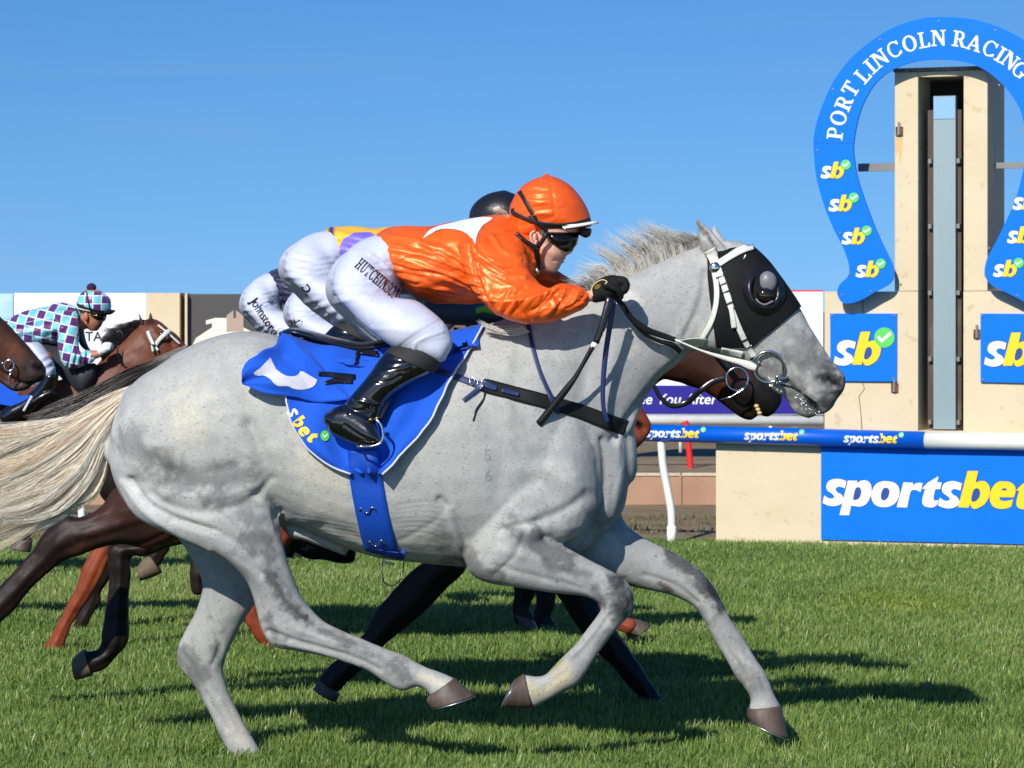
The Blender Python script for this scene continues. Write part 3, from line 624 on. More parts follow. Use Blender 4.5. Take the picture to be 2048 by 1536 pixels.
a, c = S0(1640, 583, DS), S0(1646, 580, DS); add('red_edge', box(S0(1180, 583, DS).x, c.x, DS - .003, DS + .05, a.z, c.z), MATS['red_paint'], b1, False)
b2_ = board('sky_board', 'board printed with sky and cloud at the left edge of the frame', -160, 26, 587, 760, mat('sky_print', rgb(150, 195, 228), .5, noise=[(1.6, .42, .6, (1.45, 1.22, 1.06), (1, 1, 2.5))], coords='World'))
b3 = board('white_board', 'plain white board with black capitals behind the checked jockey', 28, 292, 586, 760, M_BWHT); btext('TOYOTA', 93, 682, 27, DS, M_BLK, b3, 0, .012)
pc = thing('cream_pillar', 'cream rendered pillar between the white board and the dark board', 'pillar'); a, c = S0(293, 1000, DS), S0(361, 586, DS); add('shaft', box(a.x, c.x, DS - .1, DS + .5, -.5, c.z), M_REND, pc, False)
a, c = S0(362, 1000, DS), S0(371, 588, DS); add('dark_pole', box(a.x, c.x, DS + .1, DS + .4, -.5, c.z), mat('pole_brown', rgb(80, 66, 50), .8), pc, False); a, c = S0(371.5, 1000, DS), S0(376, 587, DS); add('edge_strip', box(a.x, c.x, DS - .1, DS + .3, -.5, c.z), M_REND, pc, False)  # dark brown pole beside the cream pillar, then a cream edge strip
b4 = board('dark_board', 'dark grey board with a cream figure one and brown house shape', 377, 700, 588, 800, mat('board_charcoal', rgb(72, 70, 68), .6))
def flat(pts, m, d, nm='emblem'): add(nm, poly([pts], lambda p: S0(p[0], p[1], d)), m, b4, False, False)
flat([(412, 641), (430, 636), (453, 636), (453, 664), (487, 655), (520, 672), (560, 690), (560, 700), (380, 700), (392, 676), (424, 655), (424, 646), (412, 649)], mat('emblem_cream', rgb(236, 228, 205), .6), DS - .006)
flat([(453, 631), (467, 620.5), (467, 636), (472, 636), (472, 620.5), (487, 632), (487, 663), (453, 663)], mat('emblem_tan', rgb(175, 152, 136), .6), DS - .010)
# ---------------------------------------------------------------- horses
M_COAT = mat('grey_coat', attr=True, rough=.62, spec=.3, noise=[(190, .60, .68, (.62, .59, .57), (.5, 1, 1)), (420, .5, .7, (.88, .87, .86), (.3, 1, 1)), (24, .45, .62, (.96, .96, .96)), (5, .3, .75, (.94, .94, .95)), (260, .4, .8, (.86, .86, .86), (.35, 1, 1))],
             bump=[(240, .35, .002, (.3, 1, 1)), (30, .18, .005)])
M_BAY = mat('bay_coat', attr=True, rough=.5, spec=.25, noise=[(6, .35, .75, (.75, .72, .7)), (200, .3, .8, (.8, .8, .8), (.3, 1, 1))], bump=[(120, .3, .003, (.4, 1, 1))])
M_HOOF = mat('hoof_horn', rgb(98, 84, 74), .55, noise=[(30, .3, .7, (.6, .55, .5), (1, 1, .2)), (150, .4, .8, (.8, .78, .74))], bump=[(60, .4, .002)])
M_HOOFS = mat('hoof_sole', rgb(112, 98, 80), .8, noise=[(40, .3, .7, (.7, .65, .6))])
M_SHOE = mat('horseshoe_metal', rgb(190, 192, 195), .35, metal=.9)
M_EYE = mat('horse_eye', (.012, .008, .006, 1), .06, spec=.8)
M_HAIRL = mat('pale_hair', attr=True, rough=.4, spec=.5, trans=.2)
M_HAIRD = mat('dark_hair', attr=True, rough=.38, spec=.5)
M_NOST = mat('nostril_dark', (.012, .01, .01, 1), .8)

BODY = [(224, 868, 224, 930, .09), (240, 810, 240, 985, .16), (272, 762, 272, 1022, .225), (320, 728, 320, 1050, .262), (385, 690, 385, 1062, .285), (450, 668, 450, 1068, .29),
        (520, 664, 520, 1055, .285), (590, 680, 590, 1052, .28), (670, 696, 670, 1088, .29), (760, 700, 760, 1116, .30), (860, 690, 860, 1128, .30), (950, 656, 950, 1136, .28),
        (1030, 634, 1030, 1140, .24), (1110, 622, 1110, 1128, .205), (1165, 640, 1170, 1100, .165), (1200, 690, 1215, 1060, .13), (1232, 760, 1246, 1020, .11), (1246, 820, 1256, 970, .08)]
NECK = [(1010, 640, 1215, 1040, .19), (1090, 618, 1250, 935, .15), (1165, 592, 1276, 830, .118), (1250, 556, 1316, 765, .098), (1310, 528, 1350, 735, .088), (1368, 502, 1388, 702, .082), (1408, 487, 1425, 690, .08)]
HEAD = [(1432, 480, 1385, 660, .075), (1482, 484, 1388, 690, .098), (1522, 510, 1415, 702, .105), (1556, 552, 1452, 712, .1), (1597, 612, 1500, 738, .078), (1628, 668, 1538, 758, .062), (1656, 712, 1556, 780, .055),
        (1680, 738, 1576, 800, .056), (1692, 760, 1596, 812, .056), (1686, 782, 1622, 816, .05), (1672, 800, 1640, 824, .035)]
JAW = [(1520, 720, 1500, 740, .05), (1560, 755, 1542, 775, .042), (1592, 775, 1572, 796, .036), (1618, 790, 1588, 824, .034), (1638, 812, 1612, 836, .026)]
EARN = [(1401, 500, 1462, 508, .03, 9.95), (1398, 482, 1440, 480, .03, 9.94), (1396, 464, 1424, 462, .02, 9.94), (1391, 445, 1405, 445, .011, 9.93), (1389, 434, 1392, 433, .004, 9.93)]
EARF = [(1420, 498, 1470, 505, .03, 10.06), (1418, 476, 1450, 478, .025, 10.06), (1421, 460, 1438, 462, .015, 10.06), (1427, 448, 1432, 448, .005, 10.06)]
NHIND = [(548, 905, 232, 930, .12, 9.88), (555, 960, 240, 985, .125, 9.86), (558, 1010, 275, 1036, .12, 9.85), (560, 1052, 330, 1064, .11, 9.84), (568, 1098, 392, 1088, .098, 9.83), (582, 1145, 450, 1120, .085, 9.82), (598, 1185, 490, 1160, .07, 9.82),
         (618, 1213, 510, 1210, .058, 9.82), (636, 1232, 522, 1258, .052, 9.82), (655, 1247, 546, 1292, .047, 9.82), (682, 1260, 594, 1304, .041, 9.82), (716, 1274, 656, 1314, .036, 9.82), (748, 1288, 705, 1329, .034, 9.82), (778, 1300, 742, 1345, .035, 9.82),
         (808, 1310, 776, 1368, .041, 9.82), (828, 1321, 806, 1382, .042, 9.82), (850, 1332, 832, 1374, .036, 9.82), (880, 1343, 850, 1380, .038, 9.82), (910, 1357, 860, 1392, .046, 9.82)]
NHOOF = [(908, 1355, 859, 1388, .047, 9.82), (932, 1375, 853, 1401, .056, 9.82), (949, 1390, 863, 1416, .061, 9.82)]
FHIND = [(545, 1010, 330, 1000, .11, 10.14), (543, 1075, 348, 1060, .105, 10.14), (532, 1145, 384, 1118, .088, 10.14), (514, 1200, 406, 1168, .073, 10.14), (502, 1222, 392, 1218, .064, 10.14), (488, 1244, 372, 1258, .056, 10.14), (468, 1280, 355, 1298, .052, 10.14),
         (452, 1314, 358, 1330, .047, 10.14), (446, 1340, 372, 1350, .041, 10.14), (451, 1366, 388, 1370, .036, 10.14), (461, 1392, 402, 1393, .034, 10.14), (479, 1427, 421, 1430, .034, 10.14), (496, 1458, 438, 1466, .036, 10.14), (512, 1486, 452, 1492, .042, 10.14), (524, 1506, 464, 1512, .042, 10.14)]
FHINDH = [(522, 1505, 462, 1510, .046, 10.14), (548, 1524, 470, 1530, .056, 10.14)]
NFORE = [(1150, 900, 985, 860, .07, 9.90), (1195, 985, 930, 965, .095, 9.87), (1165, 1045, 922, 1040, .10, 9.86), (1110, 1072, 925, 1095, .09, 9.85), (1106, 1078, 938, 1142, .08, 9.84), (1122, 1088, 975, 1166, .072, 9.84), (1146, 1101, 1030, 1176, .064, 9.84), (1170, 1114, 1080, 1184, .056, 9.84),
         (1195, 1127, 1122, 1189, .05, 9.84), (1222, 1141, 1160, 1192, .047, 9.84), (1248, 1157, 1184, 1199, .049, 9.84), (1264, 1182, 1198, 1208, .05, 9.84), (1267, 1207, 1202, 1216, .048, 9.84), (1257, 1232, 1195, 1228, .043, 9.84), (1238, 1255, 1184, 1243, .036, 9.84), (1208, 1293, 1163, 1270, .031, 9.84),
         (1190, 1318, 1148, 1290, .031, 9.84), (1172, 1346, 1124, 1314, .036, 9.84), (1152, 1371, 1104, 1336, .039, 9.84), (1122, 1386, 1090, 1350, .033, 9.84), (1094, 1401, 1070, 1353, .034, 9.84), (1068, 1415, 1048, 1349, .042, 9.84)]
NFH = [(1066, 1416, 1049, 1347, .045, 9.84), (1036, 1417, 1038, 1353, .054, 9.84), (1004, 1414, 1033, 1358, .06, 9.84)]
FFORE = [(1230, 975, 1120, 1130, .09, 10.13), (1248, 1040, 1180, 1156, .082, 10.13), (1290, 1075, 1240, 1166, .068, 10.13), (1330, 1096, 1292, 1178, .057, 10.13), (1366, 1118, 1338, 1189, .051, 10.13), (1400, 1141, 1373, 1203, .049, 10.13), (1427, 1172, 1392, 1218, .05, 10.13), (1446, 1204, 1405, 1238, .046, 10.13),
         (1459, 1234, 1416, 1260, .037, 10.13), (1485, 1273, 1438, 1299, .032, 10.13), (1512, 1315, 1458, 1333, .033, 10.13), (1530, 1342, 1472, 1357, .038, 10.13), (1540, 1364, 1486, 1374, .038, 10.13), (1548, 1386, 1500, 1398, .034, 10.13), (1563, 1412, 1496, 1418, .042, 10.13)]
FFH = [(1562, 1410, 1495, 1417, .046, 10.13), (1570, 1445, 1494, 1431, .056, 10.13), (1577, 1477, 1499, 1442, .06, 10.13)]
DOCK = [(262, 770, 238, 830, .05), (235, 790, 222, 828, .035), (205, 815, 200, 840, .025)]

def hoof(secs, parent, shoe=True):
    h = add('hoof', loft(secs, sub=4, seg=28, pw=2.2, round_ends=False), M_HOOF, parent)
    if shoe:
        a, b = secs[-1], secs[-2]; f = .045; dx = ((a[0] + a[2]) - (b[0] + b[2])) * f; dy = ((a[1] + a[3]) - (b[1] + b[3])) * f
        s0 = (a[0] + dx * .3, a[1] + dy * .3, a[2] + dx * .3, a[3] + dy * .3, a[4] + .002, a[5]); s1 = (a[0] + dx * 1.5, a[1] + dy * 1.5, a[2] + dx * 1.5, a[3] + dy * 1.5, a[4] + .002, a[5])
        add('horseshoe', loft([s0, s1], sub=1, seg=28, round_ends=False), M_SHOE, h)
    return h

grey = thing('horse', 'pale dappled grey racehorse galloping in front, wearing a black hood and blue saddle cloth', 'horse', 'galloping racehorses')
setct()
parts = [loft(BODY, pw=2.15, seg=36), loft(NECK, pw=2.2, seg=28), loft(HEAD, pw=2.3, seg=28), loft(JAW, seg=20), loft(NHIND, seg=28), loft(FHIND, seg=24), loft(NFORE, seg=28), loft(FFORE, seg=24), loft(EARN, seg=14), loft(EARF, seg=14),
         loft([(560, 1040, 590, 1080, .06, 10), (600, 1052, 612, 1082, .06, 10), (680, 1080, 690, 1112, .05, 10)], seg=14), loft(DOCK, seg=14),
         ball(430, 880, 9.9, 150, 150, .19),
         loft([(1160, 770, 1060, 790, .07, 9.93), (1186, 850, 1060, 860, .105, 9.90), (1197, 930, 1050, 930, .115, 9.89), (1196, 1000, 1050, 1000, .115, 9.88), (1178, 1050, 1050, 1060, .10, 9.88)], seg=24)]
me = remesh(parts, .0072, 5)
CR = -.007
sculpt(me, [
    # hindquarters: muscle grooves, flank skin folds
    ([(300, 985), (350, 1015), (420, 1025), (500, 1000), (545, 960)], 9, -.007), ([(262, 960), (300, 1010), (360, 1040), (430, 1062)], 8, -.010), ([(245, 965), (285, 1020), (345, 1062), (420, 1100)], 7, .006),
    ([(270, 900), (330, 940), (400, 950), (470, 935)], 16, -.006), ([(330, 985), (420, 995), (500, 975)], 15, .008), ([(500, 850), (520, 900), (540, 960), (560, 1030)], 16, -.016), ([(560, 900), (590, 960), (620, 1030)], 24, .008),
    ([(258, 830), (252, 880), (262, 940)], 16, .006), ([(300, 860), (310, 910), (350, 960)], 16, -.004), ([(440, 700), (480, 760), (500, 820)], 22, -.005), ([(380, 760), (400, 850)], 35, .006),
    ([(430, 1020), (470, 1060), (500, 1100)], 10, .007), ([(340, 1040), (420, 1060), (480, 1090), (520, 1150)], 7, -.006), ([(470, 1110), (540, 1160), (590, 1230)], 8, -.004), ([(520, 1100), (555, 1170), (590, 1215)], 10, .005),
    # hock and cannon tendons
    ([(535, 1262), (600, 1285), (700, 1312), (760, 1340)], 5, -.008), ([(600, 1262), (680, 1286), (760, 1308)], 5, .004), ([(360, 1300), (392, 1345), (420, 1400), (455, 1460)], 5, -.006), ([(420, 1240), (440, 1290), (425, 1330)], 6, -.007), ([(430, 1160), (420, 1210), (440, 1260)], 7, .006), ([(440, 1400), (470, 1460)], 5, .004), ([(1378, 1165), (1420, 1215), (1450, 1290), (1490, 1350)], 5, -.006), ([(1290, 1150), (1350, 1170), (1395, 1205)], 5, -.006), ([(1330, 1120), (1380, 1150), (1420, 1190)], 8, .005), ([(1440, 1215), (1420, 1240)], 8, .004), ([(1520, 1360), (1535, 1385)], 6, -.003), ([(550, 1285), (640, 1305), (720, 1330)], 4, .003), ([(560, 1200), (580, 1240), (620, 1255)], 7, -.005), ([(575, 1235), (600, 1260)], 9, .005), ([(800, 1330), (815, 1350)], 8, .004),
    # flank, belly, ribs
    ([(560, 1060), (640, 1050), (720, 1075)], 9, -.004), ([(560, 1030), (570, 1080), (610, 1100)], 9, -.008),
    ([(880, 1000), (905, 1030), (930, 1080), (935, 1130)], 9, -.012), ([(800, 1080), (860, 1050), (900, 1010)], 6, -.002),
    # shoulder, elbow, forearm
    ([(900, 1020), (915, 1080), (935, 1130)], 12, .008), ([(1050, 1062), (1030, 1110), (990, 1150)], 7, -.006), ([(1000, 1060), (1040, 1050), (1075, 1045), (1090, 1075)], 8, -.010), ([(1075, 1042), (1130, 1020), (1170, 990)], 12, -.012),
    ([(1100, 940), (1150, 980), (1190, 1020)], 24, .012), ([(1060, 800), (1100, 880), (1140, 950)], 30, .012), ([(1010, 760), (1060, 850), (1120, 930)], 16, -.004), ([(960, 800), (1000, 900), (1000, 980)], 22, -.006), ([(1020, 700), (1010, 760), (1020, 830)], 16, .006),
    ([(985, 1130), (1060, 1150), (1140, 1170), (1190, 1185)], 6, -.004), ([(1000, 1100), (1080, 1120), (1160, 1140)], 9, .004), ([(1095, 1120), (1150, 1158), (1190, 1178)], 5, -.003),
    ([(1235, 1165), (1250, 1190), (1245, 1215)], 9, .004), ([(1205, 1165), (1225, 1195)], 6, -.003), ([(1222, 1228), (1186, 1278), (1150, 1318)], 4, -.007), ([(1130, 1345), (1090, 1375)], 6, -.004), ([(1240, 1172), (1220, 1200), (1238, 1222)], 5, -.004),
    # neck: jugular groove, windpipe, crest
    ([(1400, 690), (1360, 720), (1320, 760), (1270, 820), (1225, 880)], 8, -.011), ([(1385, 712), (1345, 748), (1300, 795), (1255, 860)], 9, .008), ([(1395, 580), (1375, 640), (1340, 700)], 12, .005), ([(1412, 545), (1398, 610), (1370, 670)], 7, -.005),
    ([(1210, 640), (1180, 720), (1160, 800), (1175, 870)], 18, -.006), ([(1230, 690), (1220, 770), (1210, 850)], 14, .006),
    # chest below the strap
    ([(1205, 880), (1212, 940), (1206, 1000), (1190, 1050)], 8, -.012), ([(1236, 890), (1238, 950), (1225, 1030)], 9, .006),
    # head: cheekbone, jaw, nostril, lips, eye socket
    ([(1545, 625), (1590, 680), (1625, 715)], 8, .005), ([(1500, 690), (1540, 722), (1580, 745)], 9, -.004), ([(1450, 600), (1440, 660), (1450, 695)], 10, .004), ([(1510, 560), (1540, 565), (1558, 590)], 9, .008), ([(1535, 582)], 15, .010),
    ([(1640, 758), (1660, 757), (1678, 765)], 9, -.016), ([(1632, 748), (1655, 744), (1684, 752)], 5, .007), ([(1640, 778), (1665, 780), (1682, 775)], 5, .006), ([(1575, 760), (1600, 785), (1635, 822)], 3.5, -.012),
    ([(1600, 715), (1625, 735), (1640, 745)], 9, -.005), ([(1580, 690), (1600, 720)], 10, .004), ([(1605, 755), (1640, 795)], 12, .004), ([(1625, 665), (1650, 705)], 9, .003), ([(1610, 820), (1632, 828)], 8, .004),
    ([(1408, 462), (1425, 480), (1438, 500)], 7, -.014),
])
# fine skin creases in front of the stifle and behind the elbow
rr = random.Random(4); fl = []
for i in range(15):
    t = i / 14; fl.append(([(452 + 34 * t + rr.uniform(-4, 4), 900 + t * 92), (500 + 22 * t, 918 + t * 80), (530 + 22 * t, 948 + t * 62)], 2.6, -.0028))
for i in range(7):
    t = i / 6; fl.append(([(790 + 10 * t, 1012 + t * 52), (850 + rr.uniform(-5, 5), 1004 + t * 62), (892, 1010 + t * 72)], 3, -.0012))
for i in range(6):
    t = i / 5; fl.append(([(590 + 10 * t, 1030 + t * 40), (650, 1040 + t * 38), (715, 1052 + t * 36)], 3, -.0012))
for i in range(9):
    t = i / 8; fl.append(([(1180 + t * 70, 880 - 22 * t), (1205 + t * 40, 930 - 40 * t), (1225 + 20 * t, 990 - 60 * t)], 3, -.002))
sculpt(me, fl)
displace(me, [(7, .003), (16, .0012), (42, .0004)], 3)
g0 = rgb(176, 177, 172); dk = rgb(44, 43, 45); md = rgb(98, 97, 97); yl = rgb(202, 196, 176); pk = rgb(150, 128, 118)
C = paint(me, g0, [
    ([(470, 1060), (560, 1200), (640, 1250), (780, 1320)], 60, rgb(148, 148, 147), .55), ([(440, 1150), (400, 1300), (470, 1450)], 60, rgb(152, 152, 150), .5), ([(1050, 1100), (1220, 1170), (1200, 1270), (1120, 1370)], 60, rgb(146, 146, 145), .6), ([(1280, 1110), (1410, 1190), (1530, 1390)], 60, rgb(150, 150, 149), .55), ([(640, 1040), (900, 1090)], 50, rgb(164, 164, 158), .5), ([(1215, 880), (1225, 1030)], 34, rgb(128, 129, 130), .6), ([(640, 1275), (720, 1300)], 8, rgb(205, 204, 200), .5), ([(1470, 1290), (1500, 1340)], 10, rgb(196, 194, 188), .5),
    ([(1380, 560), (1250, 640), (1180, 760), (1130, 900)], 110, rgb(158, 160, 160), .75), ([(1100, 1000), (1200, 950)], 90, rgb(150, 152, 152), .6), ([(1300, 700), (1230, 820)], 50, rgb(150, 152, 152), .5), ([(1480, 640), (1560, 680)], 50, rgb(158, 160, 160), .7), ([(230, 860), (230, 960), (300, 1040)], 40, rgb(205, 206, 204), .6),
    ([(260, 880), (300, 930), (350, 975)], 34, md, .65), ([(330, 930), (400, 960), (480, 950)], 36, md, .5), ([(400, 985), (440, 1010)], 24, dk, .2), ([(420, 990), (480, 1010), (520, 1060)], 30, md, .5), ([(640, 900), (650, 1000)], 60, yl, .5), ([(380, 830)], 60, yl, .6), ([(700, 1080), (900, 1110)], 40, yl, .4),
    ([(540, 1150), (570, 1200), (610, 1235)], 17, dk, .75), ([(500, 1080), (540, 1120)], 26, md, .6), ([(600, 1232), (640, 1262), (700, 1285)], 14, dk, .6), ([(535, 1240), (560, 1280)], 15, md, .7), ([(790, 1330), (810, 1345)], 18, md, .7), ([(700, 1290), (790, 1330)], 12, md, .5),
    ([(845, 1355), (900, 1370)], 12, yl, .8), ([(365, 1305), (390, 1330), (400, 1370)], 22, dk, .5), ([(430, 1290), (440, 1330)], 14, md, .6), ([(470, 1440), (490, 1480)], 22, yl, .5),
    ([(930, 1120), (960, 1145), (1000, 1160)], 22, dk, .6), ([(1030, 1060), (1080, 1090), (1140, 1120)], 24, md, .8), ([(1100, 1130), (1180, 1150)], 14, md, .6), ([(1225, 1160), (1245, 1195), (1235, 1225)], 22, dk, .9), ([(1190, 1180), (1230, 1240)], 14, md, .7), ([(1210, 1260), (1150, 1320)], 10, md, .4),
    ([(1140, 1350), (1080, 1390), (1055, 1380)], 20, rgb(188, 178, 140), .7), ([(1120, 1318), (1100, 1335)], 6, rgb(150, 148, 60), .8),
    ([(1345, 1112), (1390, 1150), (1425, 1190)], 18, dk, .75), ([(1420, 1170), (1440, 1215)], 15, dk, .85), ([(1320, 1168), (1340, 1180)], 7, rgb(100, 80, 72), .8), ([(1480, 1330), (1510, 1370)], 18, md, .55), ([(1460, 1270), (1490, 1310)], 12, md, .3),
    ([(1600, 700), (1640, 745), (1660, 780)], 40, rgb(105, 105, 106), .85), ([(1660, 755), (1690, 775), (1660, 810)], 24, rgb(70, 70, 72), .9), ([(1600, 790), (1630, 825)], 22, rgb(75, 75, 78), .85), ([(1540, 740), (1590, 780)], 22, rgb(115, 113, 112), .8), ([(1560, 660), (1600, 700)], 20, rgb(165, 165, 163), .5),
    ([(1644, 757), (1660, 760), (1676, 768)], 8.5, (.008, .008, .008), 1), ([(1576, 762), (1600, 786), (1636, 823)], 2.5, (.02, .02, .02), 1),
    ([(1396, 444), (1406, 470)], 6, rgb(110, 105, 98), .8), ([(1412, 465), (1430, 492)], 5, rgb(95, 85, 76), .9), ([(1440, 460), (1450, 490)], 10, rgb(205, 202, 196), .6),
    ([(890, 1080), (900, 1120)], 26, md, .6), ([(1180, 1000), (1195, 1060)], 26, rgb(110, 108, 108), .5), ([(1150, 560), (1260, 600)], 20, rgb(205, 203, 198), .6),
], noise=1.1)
rs_ = np.random.RandomState(2); A_ = arr(me)
C = C * (1 + .05 * vnoise(A_, 30, 11)[:, None] + .05 * vnoise(A_, 95, 12)[:, None]); C[:, 2] *= .985; setcol(me, C)
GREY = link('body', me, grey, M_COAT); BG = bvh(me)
for s in (NHOOF, NFH, FFH, FHINDH): hoof(s, grey)
# nostril inner, brand number
def brand(txt, px, py, size):
    v, f = textshape(txt, 0, -.0)
    V = []
    for x, y in v: h, n, ok = hit(BG, px + x * size, py - y * size, .0012); V.append(h)
    add('brand', (V, f), mat('brand_mark', rgb(150, 149, 145), .7), grey)
brand('5', 966, 921, 34); brand('6', 968, 962, 34)
# mouth foam
fv = []; rr = random.Random(8)
for i in range(26):
    t = rr.random(); px = 1588 + t * 46 + rr.gauss(0, 4); py = 790 + t * 34 + rr.gauss(0, 7); h, n, ok = hit(BG, px, py, .001, 9.97)
    x, y = proj(np.array([h])); fv.append(ball(px, py, h.y, rr.uniform(.8, 2.6), rr.uniform(.8, 2.2), .002, 0, 6))
add('mouth_foam', merge(fv), mat('foam', (.85, .86, .84, 1), .35), grey)
# mane: upright hair blown back
MG = []
roots = [(1180, 592), (1205, 580), (1235, 566), (1262, 553), (1292, 537), (1322, 524), (1350, 512), (1378, 500), (1402, 490)]
tips = [(1105, 590), (1135, 548), (1160, 510), (1182, 482), (1214, 462), (1252, 446), (1282, 436), (1322, 462), (1372, 480)]
for (rx, ry), (tx, ty) in zip(roots, tips):
    mx, my = rx * .5 + tx * .5, ry * .5 + ty * .5; nx, ny = (ty - ry), -(tx - rx); L = math.hypot(nx, ny); b = -12
    MG.append([(rx, ry + 8, 10), (rx * .75 + tx * .25 + nx / L * b * .8, ry * .75 + ty * .25 + ny / L * b * .8, 9.99), (mx + nx / L * b, my + ny / L * b, 9.98), (tx, ty, 9.97)])
mc = [rgb(240, 236, 226), rgb(252, 248, 240), rgb(190, 180, 166), rgb(228, 222, 210), rgb(255, 253, 248)]
hair('mane', MG, 2600, M_HAIRL, grey, r=.0007, seed=5, jit=12, dsp=.03, cols=mc, segs=9, tmin=.35, wave=4, clump=34)
hair('mane', [[(1040, 648, 9.86), (1010, 652, 9.84), (980, 650, 9.84), (950, 640, 9.84)], [(1060, 664, 9.84), (1030, 672, 9.82), (1000, 668, 9.82), (968, 652, 9.82)]], 240, M_HAIRL, grey, r=.0006, seed=6, jit=4, dsp=.01, cols=mc, segs=7, wave=2, clump=8)
TG = [[(266, 770, 10), (215, 790, 9.99), (150, 826, 9.98), (70, 846, 9.98), (0, 858, 9.98), (-70, 852, 9.98)],
      [(256, 782, 9.98), (205, 816, 9.96), (140, 858, 9.95), (70, 896, 9.94), (-10, 926, 9.94), (-90, 944, 9.94)],
      [(244, 800, 9.97), (200, 850, 9.94), (150, 915, 9.93), (70, 972, 9.92), (-15, 1006, 9.92), (-95, 1030, 9.92)],
      [(234, 830, 9.98), (205, 890, 9.95), (172, 962, 9.94), (100, 1016, 9.94), (10, 1042, 9.94), (-80, 1066, 9.94)],
      [(226, 862, 10), (214, 930, 9.98), (188, 985, 9.97), (130, 1030, 9.97), (50, 1066, 9.97), (-40, 1096, 9.97)]]
tc = [rgb(255, 250, 232), rgb(255, 244, 216), rgb(252, 238, 210), rgb(248, 222, 184), rgb(255, 252, 240), rgb(236, 208, 172), rgb(250, 244, 228)]
tl = hair('tail', TG, 7000, M_HAIRL, grey, r=.0007, seed=9, jit=9, dsp=.03, cols=tc, segs=18, tmin=.66, wave=9, clump=30)
# ---------------------------------------------------------------- tack on the grey horse
M_CLOTH = mat('blue_cloth', rgb(0, 84, 202), .85, sheen=.05, noise=[(14, .3, .7, (.9, .92, .95))], bump=[(900, .25, .0006), (22, .5, .006)])
M_CLOTHW = mat('cloth_white', rgb(200, 200, 208), .8, bump=[(30, .4, .004)]); M_GIRTH = mat('girth_blue', rgb(10, 74, 180), .6, noise=[(60, .4, .7, (.8, .85, .9), (.2, 1, 4))], bump=[(160, .3, .001)])
M_LEA = mat('black_leather', (.008, .008, .009, 1), .22, spec=.6, bump=[(45, .25, .003)]); M_BAND = mat('black_band', (.008, .008, .008, 1), .65, spec=.3, bump=[(220, .3, .0015)])
M_NAVS = mat('navy_strap', rgb(32, 48, 92), .45); M_WHS = mat('white_strap', rgb(214, 214, 204), .4, noise=[(60, .5, .7, (.85, .84, .8))]); M_CHR = mat('chrome', rgb(205, 208, 212), .18, metal=1); M_BRASS = mat('brass', rgb(215, 175, 70), .3, metal=.9)
setct()
cloth = thing('saddle_cloth', 'blue saddle cloth with white lining and a blown rear flap on the grey horse', 'saddle cloth')
def fold(v, u): return .012 + .014 * math.sin(u * 9 + v * 3) * v + .010 * math.sin(u * 17 - v * 9) * v + .055 * max(0, u - .72) / .28 * max(0, v - .25) ** .8 + .006 * math.sin(u * 23 + v * 7) + .02 * max(0, .2 - u) * v
Lf = [(556, 668), (562, 720), (568, 780), (580, 835), (602, 876), (632, 908), (668, 932), (704, 946)]; Rt = [(972, 655), (950, 692), (926, 732), (904, 768), (880, 812), (856, 853), (824, 888), (768, 945)]
cl = add('sheet', ruled(BG, Lf, Rt, 40, 44, .012, .004, fold), M_CLOTH, cloth); BC = bvh(cl, GREY)
cv = [v.co.copy() for v in cl.data.vertices]; e1 = [cv[i * 44] for i in range(14, 40)]; e2 = [cv[i * 44 + 43] for i in range(40)]
add('white_edging', tube(e1, .0032, 8), M_CLOTHW, cloth); add('white_edging', tube(e2, .0036, 8), M_CLOTHW, cloth)
def fold2(v, u): return .035 + .005 * math.sin(u * 14 - v * 6) + .035 * math.sin(min(1, v * 1.4) * 3.1) * (1 - u * .7) + .008 * math.sin(u * 8 + v * 5) - .02 * v
fp = add('rear_flap', ruled(BG, [(482, 777), (502, 748), (530, 727), (548, 708), (562, 676)], [(486, 782), (535, 796), (590, 802), (640, 812), (705, 806)], 22, 26, .02, .004, fold2), M_CLOTH, cloth); BF = bvh(fp, cl, GREY)
def patch(B, pts, off, m, parent, nm, th=0):
    q = [p[:2] for p in (sm(pts, 5) if any(len(p) > 2 for p in pts) else pts)]
    xs_ = [p[0] for p in q]; ys_ = [p[1] for p in q]; bm = bmesh.new(); f = bm.faces.new([bm.verts.new((p[0], p[1], 0)) for p in q])
    for ax, lo, hi in ((0, min(xs_), max(xs_)), (1, min(ys_), max(ys_))):
        c = lo + 5
        while c < hi:
            no = (1, 0, 0) if ax == 0 else (0, 1, 0); co = (c, 0, 0) if ax == 0 else (0, c, 0)
            bmesh.ops.bisect_plane(bm, geom=bm.verts[:] + bm.edges[:] + bm.faces[:], plane_co=co, plane_no=no); c += 5
    bmesh.ops.triangulate(bm, faces=bm.faces)
    for v in bm.verts: v.co = hit(B, v.co.x, v.co.y, off)[0]
    me = bpy.data.meshes.new('m'); bm.to_mesh(me); bm.free(); 
    return link(nm, me, parent, m)
patch(BF, [(507, 745, 1), (520, 736, 1), (540, 716, 1), (552, 738), (572, 752), (592, 752), (602, 741, 1), (634, 760, 1), (628, 772), (612, 779), (590, 778), (575, 772), (560, 772), (550, 768), (530, 752), (512, 751)], .0025, M_CLOTHW, cloth, 'white_figure')
def lmap(x0, y0, sc, rot, lift=.0025):
    ca, sa = math.cos(rot), math.sin(rot); return lambda px, py, l: hit(BF, x0 + (px * ca - py * sa) * sc, y0 + (px * sa + py * ca) * sc, .0015 + l * .0006)[0]
